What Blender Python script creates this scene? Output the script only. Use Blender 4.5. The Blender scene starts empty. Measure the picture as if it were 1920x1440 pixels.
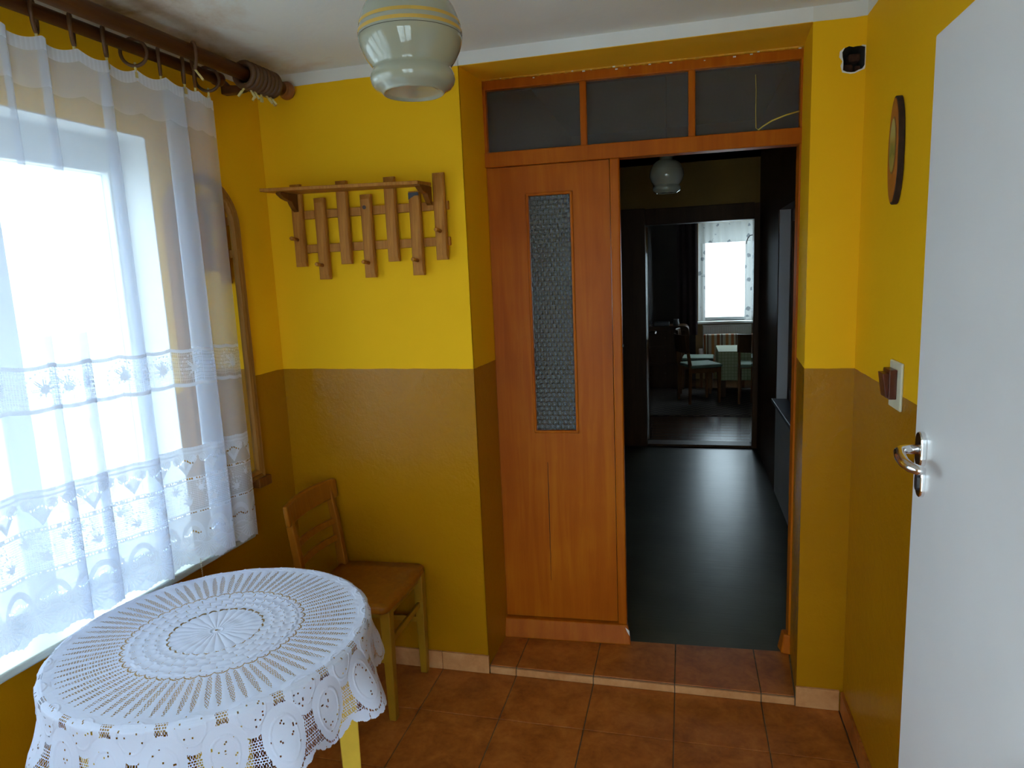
import bpy, bmesh, math, random
import numpy as np
from mathutils import Vector, Matrix, noise as mnoise
random.seed(4); rng = np.random.default_rng(7)
S = bpy.context.scene
C = S.collection

# ------------------------------------------------------------------ camera
cam = bpy.data.cameras.new('camera'); camo = bpy.data.objects.new('camera', cam); C.objects.link(camo); S.camera = camo
YAW, PITCH, ROLL = -0.2516, -0.1577, -0.043
_f = Vector((math.sin(YAW)*math.cos(PITCH), math.cos(YAW)*math.cos(PITCH), math.sin(PITCH)))
_r = Vector((math.cos(YAW), -math.sin(YAW), 0)); _u = _r.cross(_f)
_R = _r*math.cos(ROLL)+_u*math.sin(ROLL); _U = _u*math.cos(ROLL)-_r*math.sin(ROLL)
camo.matrix_world = Matrix(((_R.x,_U.x,-_f.x,1.7016),(_R.y,_U.y,-_f.y,-2.6138),(_R.z,_U.z,-_f.z,1.7084),(0,0,0,1)))
cam.sensor_fit = 'HORIZONTAL'; cam.sensor_width = 36.0; cam.lens = 1273.63/1920*36.0
cam.clip_start = 0.02; cam.clip_end = 200

# ------------------------------------------------------------------ sky (overcast daylight) and exposure
W = bpy.data.worlds.new('overcast_sky'); S.world = W; W.use_nodes = True
bg = W.node_tree.nodes['Background']; bg.inputs['Color'].default_value = (0.71, 0.86, 1.0, 1); bg.inputs['Strength'].default_value = 8.8
S.view_settings.view_transform = 'Standard'; S.view_settings.look = 'None'
S.view_settings.exposure = 0.0; S.view_settings.gamma = 1.0; S.view_settings.use_curve_mapping = False
S.cycles.max_bounces = 10; S.cycles.diffuse_bounces = 5; S.cycles.glossy_bounces = 4; S.cycles.transparent_max_bounces = 24
S.cycles.transmission_bounces = 8; S.cycles.sample_clamp_indirect = 6.0
S.cycles.use_denoising = True

# ------------------------------------------------------------------ material helpers
MATS = {}
class NB:
    def __init__(s, name):
        s.m = bpy.data.materials.new(name); s.m.use_nodes = True; s.t = s.m.node_tree; s.N = s.t.nodes; s.L = s.t.links
        s.b = s.N['Principled BSDF']; s.out = s.N['Material Output']; MATS[name] = s.m
    def n(s, typ, **kw):
        x = s.N.new('ShaderNode'+typ)
        for k, v in kw.items():
            if k.startswith('_'): setattr(x, k[1:], v)
            else: x.inputs[k.replace('__', ' ')].default_value = v
        return x
    def l(s, a, b): s.L.new(a, b)
    def math(s, op, a, b=None):
        x = s.n('Math', _operation=op)
        for i, v in enumerate((a, b)):
            if v is None: continue
            if isinstance(v, (int, float)): x.inputs[i].default_value = v
            else: s.l(v, x.inputs[i])
        return x.outputs[0]
    def ramp(s, fac, stops):
        r = s.n('ValToRGB'); e = r.color_ramp.elements
        while len(e) > 1: e.remove(e[-1])
        e[0].position, e[0].color = stops[0][0], (*stops[0][1], 1)
        for p, c in stops[1:]:
            k = e.new(p); k.color = (*c, 1)
        s.l(fac, r.inputs[0]); return r.outputs[0]
    def mix(s, fac, a, b):
        x = s.n('Mix', _data_type='RGBA')
        for i, v in ((0, fac), (6, a), (7, b)):
            if isinstance(v, (int, float)): x.inputs[i].default_value = v
            elif isinstance(v, tuple): x.inputs[i].default_value = (*v, 1)
            else: s.l(v, x.inputs[i])
        return x.outputs[2]
    def noise(s, scale=5, detail=4, rough=.55, coord=None, dist=0.0):
        x = s.n('TexNoise', Scale=scale, Detail=detail, Roughness=rough, Distortion=dist)
        if coord is not None: s.l(coord, x.inputs['Vector'])
        return x.outputs['Fac']
    def pos(s, scale=None):
        g = s.n('NewGeometry').outputs['Position']
        if scale:
            mp = s.n('Mapping'); mp.inputs['Scale'].default_value = scale; s.l(g, mp.inputs['Vector']); return mp.outputs[0]
        return g
    def obj(s, scale=None):
        g = s.n('TexCoord').outputs['Object']
        if scale:
            mp = s.n('Mapping'); mp.inputs['Scale'].default_value = scale; s.l(g, mp.inputs['Vector']); return mp.outputs[0]
        return g
    def bump(s, h, strength=.3, dist=.01):
        x = s.n('Bump', Strength=strength, Distance=dist); s.l(h, x.inputs['Height']); s.l(x.outputs[0], s.b.inputs['Normal']); return x
    def set(s, **kw):
        for k, v in kw.items():
            i = s.b.inputs[k.replace('__', ' ')]
            if isinstance(v, tuple) and len(v) == 3: v = (*v, 1)
            if hasattr(v, 'links') or hasattr(v, 'is_linked'): s.l(v, i)
            else: i.default_value = v
        return s

def plain(name, col, rough=.5, var=.12, scale=14, bump=0, bscale=60, metal=0, coat=0, spec=.5):
    b = NB(name); p = b.pos()
    n = b.noise(scale, 4, coord=p)
    lo = tuple(c*(1-var) for c in col); hi = tuple(min(1, c*(1+var)) for c in col)
    b.l(b.ramp(n, [(.3, lo), (.7, hi)]), b.b.inputs['Base Color'])
    b.set(Roughness=rough, Metallic=metal, Specular__IOR__Level=spec, Coat__Weight=coat)
    if bump: b.bump(b.noise(bscale, 3, coord=p), bump, .004)
    return b.m

def wood(name, c1, c2, rough=.4, scale=(60, 60, 4), coat=0, knots=False, bump=.08):
    b = NB(name); p = b.obj(scale)
    n = b.noise(1.0, 5, .6, p, .8); n2 = b.noise(.35, 2, coord=p)
    f = b.math('ADD', b.math('MULTIPLY', n, .65), b.math('MULTIPLY', n2, .35))
    b.l(b.ramp(f, [(.32, c1), (.52, tuple((a+c)/2 for a, c in zip(c1, c2))), (.7, c2)]), b.b.inputs['Base Color'])
    b.set(Roughness=rough, Coat__Weight=coat, Specular__IOR__Level=.12); b.bump(n, bump, .002)
    return b.m

# walls: matt yellow distemper above a hand-painted line, glossy ochre oil paint below, white top band
def wall_paint():
    b = NB('two_tone_wall_paint'); p = b.pos()
    sep = b.n('SeparateXYZ'); b.l(p, sep.inputs[0])
    wob = b.math('MULTIPLY', b.math('SUBTRACT', b.noise(9, 2, coord=p), .5), .008)
    line = b.math('ADD', b.math('SUBTRACT', 1.349, b.math('MULTIPLY', sep.outputs[0], .0074)), wob)
    low = b.math('LESS_THAN', sep.outputs[2], line)
    top = b.math('MULTIPLY', b.math('GREATER_THAN', sep.outputs[2], b.math('ADD', 2.504, wob)), b.math('LESS_THAN', sep.outputs[1], .0015))
    n = b.noise(3.0, 5, coord=p); n2 = b.noise(30, 4, coord=p)
    up = b.mix(n, (.84, .455, .008), (.92, .52, .013))
    lo = b.mix(n, (.36, .150, .0015), (.42, .185, .0025))
    col = b.mix(top, b.mix(low, up, lo), (.72, .70, .64))
    b.l(col, b.b.inputs['Base Color'])
    ro = b.math('ADD', b.math('MULTIPLY', low, -.36), .62)
    b.l(ro, b.b.inputs['Roughness'])
    sp = b.math('ADD', b.math('MULTIPLY', low, .20), .06); b.l(sp, b.b.inputs['Specular IOR Level'])
    h = b.math('ADD', b.math('MULTIPLY', b.noise(22, 3, .6, p, .4), .8), b.math('MULTIPLY', b.noise(90, 2, coord=p), .2))
    amt = b.math('ADD', b.math('MULTIPLY', low, .24), .04)
    bp = b.bump(h, .3, .012); b.l(amt, bp.inputs['Strength'])
    return b.m
M_wall = wall_paint()
M_yellow = plain('yellow_distemper', (.88, .485, .010), .65, .06, 3)

def ceiling_mat():
    b = NB('stained_white_ceiling'); p = b.pos()
    sep = b.n('SeparateXYZ'); b.l(p, sep.inputs[0])
    # damp stains creep in from the window wall and into the far corner
    d = b.math('SUBTRACT', sep.outputs[0], b.math('MULTIPLY', sep.outputs[1], .05))
    n = b.noise(2.6, 6, .65, p, .6)
    n2 = b.noise(14, 5, .7, p)
    edge = b.math('SUBTRACT', .42, d)
    m = b.math('ADD', b.math('MULTIPLY', edge, 2.0), b.math('MULTIPLY', b.math('SUBTRACT', n, .5), 2.1))
    m = b.math('MULTIPLY', m, b.math('ADD', .45, n2))
    b.l(b.ramp(m, [(.10, (.73, .75, .71)), (.45, (.64, .57, .48)), (.75, (.46, .37, .26)), (1.0, (.28, .21, .13))]), b.b.inputs['Base Color'])
    b.set(Roughness=.85); b.bump(b.noise(40, 4, coord=p), .15, .006)
    return b.m
M_ceil = ceiling_mat()

def tile_mat(name, c1, c2, c3, rough=.35, coat=0.0):
    b = NB(name); p = b.pos()
    n = b.noise(9, 6, .68, p, .5); n2 = b.noise(45, 4, .6, p); n3 = b.noise(2.2, 2, coord=p)
    f = b.math('ADD', b.math('MULTIPLY', n, .6), b.math('ADD', b.math('MULTIPLY', n2, .22), b.math('MULTIPLY', n3, .18)))
    b.l(b.ramp(f, [(.34, c1), (.5, c2), (.66, c3)]), b.b.inputs['Base Color'])
    b.set(Roughness=rough, Coat__Weight=coat, Coat__Roughness=.25, Specular__IOR__Level=.25); b.bump(n2, .12, .003)
    return b.m
M_tile = tile_mat('terracotta_glazed_tile', (.21, .052, .008), (.37, .108, .017), (.50, .168, .032), .38)
M_btile = tile_mat('light_terracotta_tile', (.46, .19, .06), (.58, .27, .10), (.66, .35, .15), .45)
M_grout = plain('dark_grout', (.11, .085, .05), .9)
M_orange = None
def orange_paint():
    b = NB('orange_varnish_paint'); p = b.pos((26, 26, 1.6))
    n = b.noise(1.0, 5, .6, p, .5); n2 = b.noise(3, 3, coord=b.pos())
    f = b.math('ADD', b.math('MULTIPLY', n, .6), b.math('MULTIPLY', n2, .4))
    b.l(b.ramp(f, [(.3, (.33, .066, .001)), (.5, (.41, .094, .002)), (.72, (.51, .148, .004))]), b.b.inputs['Base Color'])
    b.set(Roughness=.42, Specular__IOR__Level=.14)
    b.bump(n, .18, .004); return b.m
M_orange = orange_paint()
M_pine = wood('honey_pine', (.29, .095, .012), (.54, .235, .045), .42, (70, 70, 5))
M_pinedk = wood('dark_pine_edge', (.13, .040, .006), (.24, .085, .014), .45, (70, 70, 5))
M_rod = wood('brown_rod_wood', (.075, .026, .009), (.14, .052, .017), .4, (80, 5, 80))
M_ring = plain('brown_ring_wood', (.10, .045, .017), .5)
M_clip = plain('yellowed_clip_plastic', (.62, .52, .20), .4)
M_mirframe = wood('mirror_frame_wood', (.22, .085, .012), (.42, .19, .04), .35, (80, 80, 6))
M_chair = wood('orange_varnished_beech', (.25, .075, .004), (.37, .125, .008), .33, (50, 50, 6), coat=.2)
M_chairleg = plain('mustard_painted_wood', (.33, .165, .006), .42, .1)
M_tableleg = plain('pale_yellow_painted_wood', (.70, .47, .05), .4, .08)
M_tabletop = plain('tan_table_board', (.55, .33, .10), .5, .1)
M_white = plain('white_gloss_paint', (.74, .76, .75), .35, .03, 4)
M_whitemat = plain('white_matt_paint', (.76, .76, .74), .7, .03, 4)
M_sill = plain('pale_stone_sill', (.40, .43, .39), .35, .08, 9)
M_door = NB('white_door_laminate')
_p = M_door.pos(); M_door.l(M_door.ramp(M_door.noise(2, 3, coord=_p), [(.3, (.70, .70, .70)), (.7, (.77, .77, .77))]), M_door.b.inputs['Base Color'])
M_door.set(Roughness=.32); M_door.bump(M_door.noise(70, 3, coord=_p), .03, .002); M_door = M_door.m
M_chrome = plain('brushed_chrome', (.82, .80, .80), .16, .03, metal=1)
M_black = plain('black_plastic', (.02, .02, .022), .4)
M_switch = plain('brown_bakelite', (.10, .020, .008), .3)
M_plate = plain('cream_switch_plate', (.70, .68, .50), .4, .04)
M_bark = plain('dark_bark', (.035, .016, .008), .9, .4, 40, .8, 50)
M_slice = wood('orange_wood_slice', (.34, .10, .015), (.48, .17, .03), .45, (30, 30, 30))
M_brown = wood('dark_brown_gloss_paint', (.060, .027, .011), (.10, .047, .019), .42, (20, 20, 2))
M_jamb = wood('glossy_brown_jamb', (.060, .027, .011), (.10, .047, .019), .12, (20, 20, 2), coat=1.0)
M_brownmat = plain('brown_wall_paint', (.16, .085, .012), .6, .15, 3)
M_hallwall = plain('pale_hall_wall', (.62, .62, .62), .6, .04, 3)
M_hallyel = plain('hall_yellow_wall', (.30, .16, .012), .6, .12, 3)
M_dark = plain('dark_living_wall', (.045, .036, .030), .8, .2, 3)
M_livwall = plain('ochre_living_wall', (.36, .25, .12), .8, .1, 3)
M_plaster = plain('white_plaster', (.75, .74, .70), .9, .05)
M_holedark = plain('near_black_brown', (.022, .016, .012), .95, .3)
M_brick = plain('dark_brick', (.09, .036, .018), .95, .35, 40, .6)
def glass(name, tint, gl=.06, rough=.02, refl=1.0, dust=0.0):
    b = NB(name); N = b
    tr = N.n('BsdfTransparent'); tr.inputs[0].default_value = (*tint, 1)
    g = N.n('BsdfGlossy'); g.inputs['Roughness'].default_value = rough
    lw = N.n('LayerWeight'); sch = N.math('ADD', N.math('MULTIPLY', N.math('POWER', lw.outputs['Facing'], 5.0), .9), .04)
    mx = N.n('MixShader'); f = N.math('MULTIPLY', sch, refl*.6)
    N.l(f, mx.inputs[0]); N.l(tr.outputs[0], mx.inputs[1]); N.l(g.outputs[0], mx.inputs[2]); N.l(mx.outputs[0], N.out.inputs[0])
    if dust:
        dd_ = N.n('BsdfDiffuse'); dd_.inputs[0].default_value = (.20, .19, .17, 1); m3 = N.n('MixShader')
        N.l(N.math('MULTIPLY', N.math('ADD', N.noise(3, 4, coord=N.pos()), .5), dust), m3.inputs[0]); N.l(mx.outputs[0], m3.inputs[1]); N.l(dd_.outputs[0], m3.inputs[2]); N.l(m3.outputs[0], N.out.inputs[0])
    return b.m
M_pane = glass('window_glass', (.94, .97, .96))
M_transom = glass('dusty_transom_glass', (.55, .58, .58), rough=.08, dust=.28)
def dimple_glass():
    b = NB('dimpled_cathedral_glass')
    g = b.n('BsdfGlossy', Roughness=.16); g.inputs['Color'].default_value = (.8, .85, .85, 1)
    t = b.n('BsdfRefraction', Roughness=.18, IOR=1.15); t.inputs['Color'].default_value = (.62, .68, .68, 1)
    d = b.n('BsdfDiffuse'); d.inputs['Color'].default_value = (.13, .15, .15, 1)
    fr = b.n('Fresnel', IOR=1.6)
    m1 = b.n('MixShader'); m1.inputs[0].default_value = .45; b.l(t.outputs[0], m1.inputs[1]); b.l(d.outputs[0], m1.inputs[2])
    m2 = b.n('MixShader'); b.l(b.math('MULTIPLY', fr.outputs[0], 1.3), m2.inputs[0]); b.l(m1.outputs[0], m2.inputs[1]); b.l(g.outputs[0], m2.inputs[2])
    b.l(m2.outputs[0], b.out.inputs[0]); return b.m
M_dimple = dimple_glass()
M_mirror = plain('mirror_silver', (.80, .82, .80), .03, .01, metal=1)
M_opal = NB('opal_lamp_glass')
M_opal.set(Base__Color=(.40, .40, .30), Roughness=.07, Specular__IOR__Level=.6, Coat__Weight=.5, Coat__Roughness=.04, Subsurface__Weight=0.0, Transmission__Weight=.12)
M_opal.bump(M_opal.noise(8, 2), .03, .002); M_opal = M_opal.m
M_stripe = plain('ochre_glass_stripe', (.58, .36, .07), .15, .05)
M_lampdk = plain('dark_lamp_fitting', (.03, .02, .015), .4)

def cloth_mat(name, col, transl=.3, alpha_attr=None, ao=False):
    b = NB(name); N = b
    d = N.n('BsdfDiffuse'); d.inputs[0].default_value = (*col, 1)
    t = N.n('BsdfTranslucent'); t.inputs[0].default_value = (*col, 1)
    m = N.n('MixShader'); m.inputs[0].default_value = transl; N.l(d.outputs[0], m.inputs[1]); N.l(t.outputs[0], m.inputs[2])
    wv = N.noise(900, 2, coord=N.pos()); bp = N.n('Bump', Strength=.25, Distance=.002); N.l(wv, bp.inputs['Height'])
    N.l(bp.outputs[0], d.inputs['Normal'])
    res = m.outputs[0]
    if alpha_attr:
        a = N.n('Attribute'); a.attribute_name = alpha_attr
        tr = N.n('BsdfTransparent'); m2 = N.n('MixShader'); N.l(a.outputs['Fac'], m2.inputs[0]); N.l(tr.outputs[0], m2.inputs[1]); N.l(res, m2.inputs[2]); res = m2.outputs[0]
    N.l(res, N.out.inputs[0]); N.N.remove(N.b); return N.m
M_sheer = cloth_mat('white_sheer_voile', (.74, .81, .95), .14, 'dens')
M_tape = cloth_mat('white_header_tape', (.74, .76, .82), .35)
M_crochet = cloth_mat('white_crochet_cotton', (.74, .80, .97), .18)

# ------------------------------------------------------------------ mesh helpers
class MB:
    def __init__(s): s.v = []; s.f = []; s.smooth = []
    def add(s, vs, fs, sm=False):
        o = len(s.v); s.v += [tuple(v) for v in vs]; s.f += [tuple(o+i for i in f) for f in fs]; s.smooth += [sm]*len(fs); return s
    def box(s, lo, hi, M=None):
        x0, y0, z0 = lo; x1, y1, z1 = hi
        vs = [Vector(p) for p in ((x0,y0,z0),(x1,y0,z0),(x1,y1,z0),(x0,y1,z0),(x0,y0,z1),(x1,y0,z1),(x1,y1,z1),(x0,y1,z1))]
        if M is not None: vs = [M @ v for v in vs]
        return s.add(vs, [(0,3,2,1),(4,5,6,7),(0,1,5,4),(1,2,6,5),(2,3,7,6),(3,0,4,7)])
    def hexa(s, bot, top):     # four bottom and four top corners, counter-clockwise from above
        return s.add(list(bot)+list(top), [(0,3,2,1),(4,5,6,7),(0,1,5,4),(1,2,6,5),(2,3,7,6),(3,0,4,7)])
    def beam(s, a, b, w, h, w2=None, h2=None, up=(0,0,1)):
        a, b = Vector(a), Vector(b); d = (b-a).normalized(); u = Vector(up)
        if abs(d.dot(u)) > .95: u = Vector((1, 0, 0))
        sx = d.cross(u).normalized(); uy = sx.cross(d).normalized(); w2 = w2 or w; h2 = h2 or h
        vs = []
        for p, ww, hh in ((a, w, h), (b, w2, h2)):
            for i, j in ((-1,-1),(1,-1),(1,1),(-1,1)): vs.append(p+sx*(i*ww/2)+uy*(j*hh/2))
        return s.add(vs, [(0,1,2,3),(4,7,6,5),(0,4,5,1),(1,5,6,2),(2,6,7,3),(3,7,4,0)])
    def tube(s, pts, r, n=12, closed=False, caps=True):
        pts = [Vector(p) for p in pts]; k = len(pts); rs = r if isinstance(r, (list, tuple)) else [r]*k
        vs = []; prev = None
        for i, p in enumerate(pts):
            if closed: d = pts[(i+1) % k]-pts[i-1]
            else: d = pts[min(i+1, k-1)]-pts[max(i-1, 0)]
            d.normalize()
            if prev is None:
                u = Vector((0,0,1)) if abs(d.z) < .9 else Vector((1,0,0))
            else: u = prev
            u = (u-d*u.dot(d)).normalized(); prev = u; w = d.cross(u)
            for j in range(n):
                a = 2*math.pi*j/n; vs.append(p+(u*math.cos(a)+w*math.sin(a))*rs[i])
        fs = []
        for i in range(k if closed else k-1):
            a, b = i*n, ((i+1) % k)*n
            for j in range(n): fs.append((a+j, a+(j+1) % n, b+(j+1) % n, b+j))
        s.add(vs, fs, True)
        if caps and not closed:
            o = len(s.v)-len(vs); s.f.append(tuple(o+j for j in reversed(range(n)))); s.f.append(tuple(o+(k-1)*n+j for j in range(n))); s.smooth += [False, False]
        return s
    def lathe(s, prof, c=(0,0,0), n=48, M=None, cap=False):
        vs = []
        for r, z in prof:
            for j in range(n):
                a = 2*math.pi*j/n; v = Vector((r*math.cos(a), r*math.sin(a), z))
                vs.append((M @ v if M is not None else v)+Vector(c))
        fs = []
        for i in range(len(prof)-1):
            for j in range(n): fs.append((i*n+j, i*n+(j+1) % n, (i+1)*n+(j+1) % n, (i+1)*n+j))
        s.add(vs, fs, True)
        if cap:
            o = len(s.v)-len(vs); s.f.append(tuple(o+j for j in reversed(range(n)))); s.f.append(tuple(o+(len(prof)-1)*n+j for j in range(n))); s.smooth += [False, False]
        return s
    def prism(s, poly, d0, d1, fn):    # polygon in 2-D, extruded d0..d1 through fn(u, v, d) -> 3-D
        n = len(poly); vs = [fn(u, v, d0) for u, v in poly]+[fn(u, v, d1) for u, v in poly]
        return s.add(vs, [tuple(reversed(range(n))), tuple(range(n, 2*n))]+[(i, (i+1) % n, n+(i+1) % n, n+i) for i in range(n)])
    def build(s, name, mat, parent=None, bevel=0, xf=None, seg=2, fix=True):
        vs = [Vector(v) for v in s.v]
        if xf is not None: vs = [xf @ v for v in vs]
        lo = Vector([min(v[i] for v in vs) for i in range(3)]); hi = Vector([max(v[i] for v in vs) for i in range(3)])
        c = (lo+hi)/2
        me = bpy.data.meshes.new(name); me.from_pydata([v-c for v in vs], [], s.f)
        me.polygons.foreach_set('use_smooth', s.smooth)
        if fix:
            bm = bmesh.new(); bm.from_mesh(me); bmesh.ops.recalc_face_normals(bm, faces=bm.faces); bm.to_mesh(me); bm.free()
        me.materials.append(mat); me.update()
        o = bpy.data.objects.new(name, me); C.objects.link(o); o.location = c
        if parent is not None: attach(o, parent)
        if bevel:
            m = o.modifiers.new('edge', 'BEVEL'); m.width = bevel; m.segments = seg; m.limit_method = 'ANGLE'; m.angle_limit = math.radians(50)
        return o

def world_of(o):
    if o.parent is None: return o.matrix_basis.copy()
    return world_of(o.parent) @ o.matrix_parent_inverse @ o.matrix_basis
def attach(o, parent):
    o.parent = parent; o.matrix_parent_inverse = world_of(parent).inverted(); return o
def tag(o, label, cat=None, group=None, kind=None):
    o['label'] = label
    if cat: o['category'] = cat
    if group: o['group'] = group
    if kind: o['kind'] = kind
    return o
def thing(name, loc, label, cat=None, group=None, kind=None):
    o = bpy.data.objects.new(name, None); C.objects.link(o); o.location = loc; o.empty_display_size = .05
    return tag(o, label, cat, group, kind)
def raw_mesh(name, verts, quads, mat, parent=None, smooth=True, attrs=None):
    me = bpy.data.meshes.new(name); nv, nq = len(verts), len(quads)
    me.vertices.add(nv); me.vertices.foreach_set('co', np.asarray(verts, np.float32).ravel())
    me.loops.add(nq*4); me.loops.foreach_set('vertex_index', np.asarray(quads, np.int32).ravel())
    me.polygons.add(nq); me.polygons.foreach_set('loop_start', np.arange(0, nq*4, 4, dtype=np.int32))
    if smooth: me.polygons.foreach_set('use_smooth', np.ones(nq, bool))
    me.update(calc_edges=True)
    for k, a in (attrs or {}).items():
        at = me.attributes.new(k, 'FLOAT', 'POINT'); at.data.foreach_set('value', np.asarray(a, np.float32))
    me.materials.append(mat); o = bpy.data.objects.new(name, me); C.objects.link(o)
    if parent is not None: attach(o, parent)
    return o
def struct(mb, name, mat, label, parent=None, xf=None, bevel=0):
    o = mb.build(name, mat, parent, bevel, xf)
    if parent is None: tag(o, label, None, None, 'structure')
    return o

TILT = Matrix.Rotation(-math.atan(.05), 4, 'Z')      # the window wall runs slightly out of square
def T(off, y, z): return TILT @ Vector((off, y, z))

# ------------------------------------------------------------------ room dimensions
WX, N1, N2, HB, HC = 2.2886, .873, 2.1224, 2.505, 2.552
YR = -3.3
GX0 = .9944; TS = .333; ROW = -.298

# ------------------------------------------------------------------ floor with separate tiles
fl = MB().box((-.35, YR-.15, -.08), (WX+.2, .0, -.004))
floor = struct(fl, 'floor', M_grout, 'terracotta tiled floor of the yellow room')
G = .0035
def tile_mesh(w, d):
    bm = bmesh.new(); bmesh.ops.create_cube(bm, size=1)
    for v in bm.verts: v.co = Vector((v.co.x*w, v.co.y*d, v.co.z*.010))
    bmesh.ops.bevel(bm, geom=[e for e in bm.edges if all(v.co.z > 0 for v in e.verts)], offset=.0018, segments=1, affect='EDGES')
    me = bpy.data.meshes.new('tile'); bm.to_mesh(me); bm.free(); me.materials.append(M_tile); return me
cache = {}
def put_tile(x0, x1, y0, y1, ztop, parent):
    w, d = round(x1-x0-G, 4), round(y1-y0-G, 4)
    if w < .01 or d < .01: return
    if (w, d) not in cache: cache[(w, d)] = tile_mesh(w, d)
    o = bpy.data.objects.new('tile', cache[(w, d)]); C.objects.link(o)
    o.location = ((x0+x1)/2, (y0+y1)/2, ztop-.005); o.rotation_euler = (random.gauss(0, .0008), random.gauss(0, .0008), 0)
    attach(o, parent)
xs = [-.30]+[GX0+TS*k for k in range(-3, 4)]+[WX-.012]
ys = [0.0, ROW]
while ys[-1] > YR: ys.append(max(YR, ys[-1]-TS))
for i in range(len(xs)-1):
    for j in range(len(ys)-1): put_tile(xs[i], xs[i+1], ys[j+1], ys[j], 0.0, floor)

# doorstep of tiles in the niche
SZ = .036
st = MB().hexa([(N1+.002, .004, -.08), (N2+.000, .004, -.08), (2.146, .335, -.08), (.876, .283, -.08)], [(N1+.002, .004, SZ-.004), (N2+.000, .004, SZ-.004), (2.146, .335, SZ-.004), (.876, .283, SZ-.004)])
step = struct(st, 'doorstep', M_grout, 'low tiled doorstep in the niche below the orange door')
bx = [N1+.004]+[GX0+TS*k for k in range(0, 4)]+[N2-.004]
for i in range(len(bx)-1):
    a, b = bx[i]+G/2, bx[i+1]-G/2
    ya = .283+.0413*(a-.885)-.006; yb = .283+.0413*(b-.885)-.006
    bb_ = 2.139 if i == len(bx)-2 else b
    m = MB().hexa([(a, .006, SZ-.01), (b, .006, SZ-.01), (bb_, yb, SZ-.01), (a, ya, SZ-.01)], [(a, .006, SZ), (b, .006, SZ), (bb_, yb, SZ), (a, ya, SZ)])
    m.build('tile', M_tile, step, .0015)
    MB().box((a, -.005, .001), (b, .004, SZ-.005)).build('riser_tile', M_btile, step, .0012)

# ------------------------------------------------------------------ walls
wb = MB().box((-.3, 0, -.05), (N1, .33, 2.62))
# splayed left niche cheek is part of the same wall
wb.hexa([(N1-.002, .0, -.05), (N1, .0, -.05), (.889, .33, -.05), (N1-.002, .33, -.05)], [(N1-.002, .0, 2.62), (N1, .0, 2.62), (.889, .33, 2.62), (N1-.002, .33, 2.62)])
# lintel above the niche
wall_back = struct(wb, 'wall_back', M_wall, 'yellow and ochre wall behind the chair and coat rack')

li = MB().hexa([(N1, 0, HB), (N2, 0, HB), (2.144, .34, 2.523), (.889, .34, 2.523)], [(N1, 0, 2.62), (N2, 0, 2.62), (2.144, .34, 2.62), (.889, .34, 2.62)])
lintel = struct(li, 'lintel', M_whitemat, 'white band of the lintel above the door niche')
MB().hexa([(N1-.004, .001, HB-.002), (N2+.004, .001, HB-.002), (2.152, .34, 2.520), (.880, .34, 2.520)], [(N1-.004, .001, HB+.001), (N2+.004, .001, HB+.001), (2.152, .34, 2.523), (.880, .34, 2.523)]).build('soffit_plaster', M_yellow, lintel)
# narrow pier right of the niche with a broken hole (cavity and bricks coloured very dark)
HCX, HCZ = 2.2535, 2.373
hole = []
for k in range(20):
    a = 2*math.pi*k/20+.1; r = .0355*(1+.04*math.sin(3*a+1)+random.uniform(-.05, .05)); sq = max(abs(math.cos(a)), abs(math.sin(a)))
    hole.append((HCX-.002+r*math.cos(a)/sq**.7, HCZ+r*1.12*math.sin(a)/sq**.7))
hole = [(min(x, WX-.004), z) for x, z in hole]
bm = bmesh.new()
ov = [bm.verts.new((x, 0, z)) for x, z in ((N2, -.05), (WX+.12, -.05), (WX+.12, 2.62), (N2, 2.62))]
hv = [bm.verts.new((x, 0, z)) for x, z in hole]
oe = [bm.edges.new((ov[i], ov[(i+1) % 4])) for i in range(4)]; he = [bm.edges.new((hv[i], hv[(i+1) % 20])) for i in range(20)]
bmesh.ops.triangle_fill(bm, edges=oe+he, use_beauty=True)
ob = [bm.verts.new((x, y, z)) for x, y, z in ((2.146, .36, -.05), (WX+.12, .36, -.05), (WX+.12, .36, 2.62), (2.146, .36, 2.62))]
for i in range(4): bm.faces.new((ov[i], ov[(i+1) % 4], ob[(i+1) % 4], ob[i]))
bmesh.ops.recalc_face_normals(bm, faces=bm.faces)
me = bpy.data.meshes.new('wall_pier'); bm.to_mesh(me); bm.free(); me.materials.append(M_wall)
pier = bpy.data.objects.new('wall_pier', me); C.objects.link(pier); tag(pier, 'narrow yellow wall pier between the doorway and side wall', None, None, 'structure')
hm = MB(); rim = [(x+(HCX-x)*-.10, z+(HCZ-z)*-.10) for x, z in hole]
hr = thing('wall_hole', (HCX, 0, HCZ-.045), 'broken dark hole in the yellow wall under the ceiling corner', 'hole')
v1 = [(x, 0.0, z) for x, z in hole]; v2 = [(HCX+(x-HCX)*.93, .10, HCZ+(z-HCZ)*.93) for x, z in hole]
mm = MB().add(v1+v2, [(i, (i+1) % 20, 20+(i+1) % 20, 20+i) for i in range(20)]+[tuple(range(20, 40))]); mm.build('cavity', M_holedark, hr, fix=False)
for k, (lo, hi) in enumerate((((-.028, .045, -.030), (.005, .085, -.004)), ((-.008, .05, .004), (.03, .09, .03)), ((.012, .055, -.03), (.034, .09, -.008)))):
    b = MB(); b.box((HCX+lo[0], lo[1], HCZ+lo[2]), (HCX+hi[0], hi[1], HCZ+hi[2]), ); b.build('brick_fragment', M_brick, hr, .006)
ch = MB()
rr = [1.0]*20
for i in range(20):
    a0 = hole[i]; a1 = hole[(i+1) % 20]
    for (x, z) in (a0,):
        pass
ring_out = [(HCX+(x-HCX)*(1+random.uniform(.05, .30)), HCZ+(z-HCZ)*(1+random.uniform(.04, .22))) for x, z in hole]
ring_out = [(min(x, WX-.0015), z) for x, z in ring_out]
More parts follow.
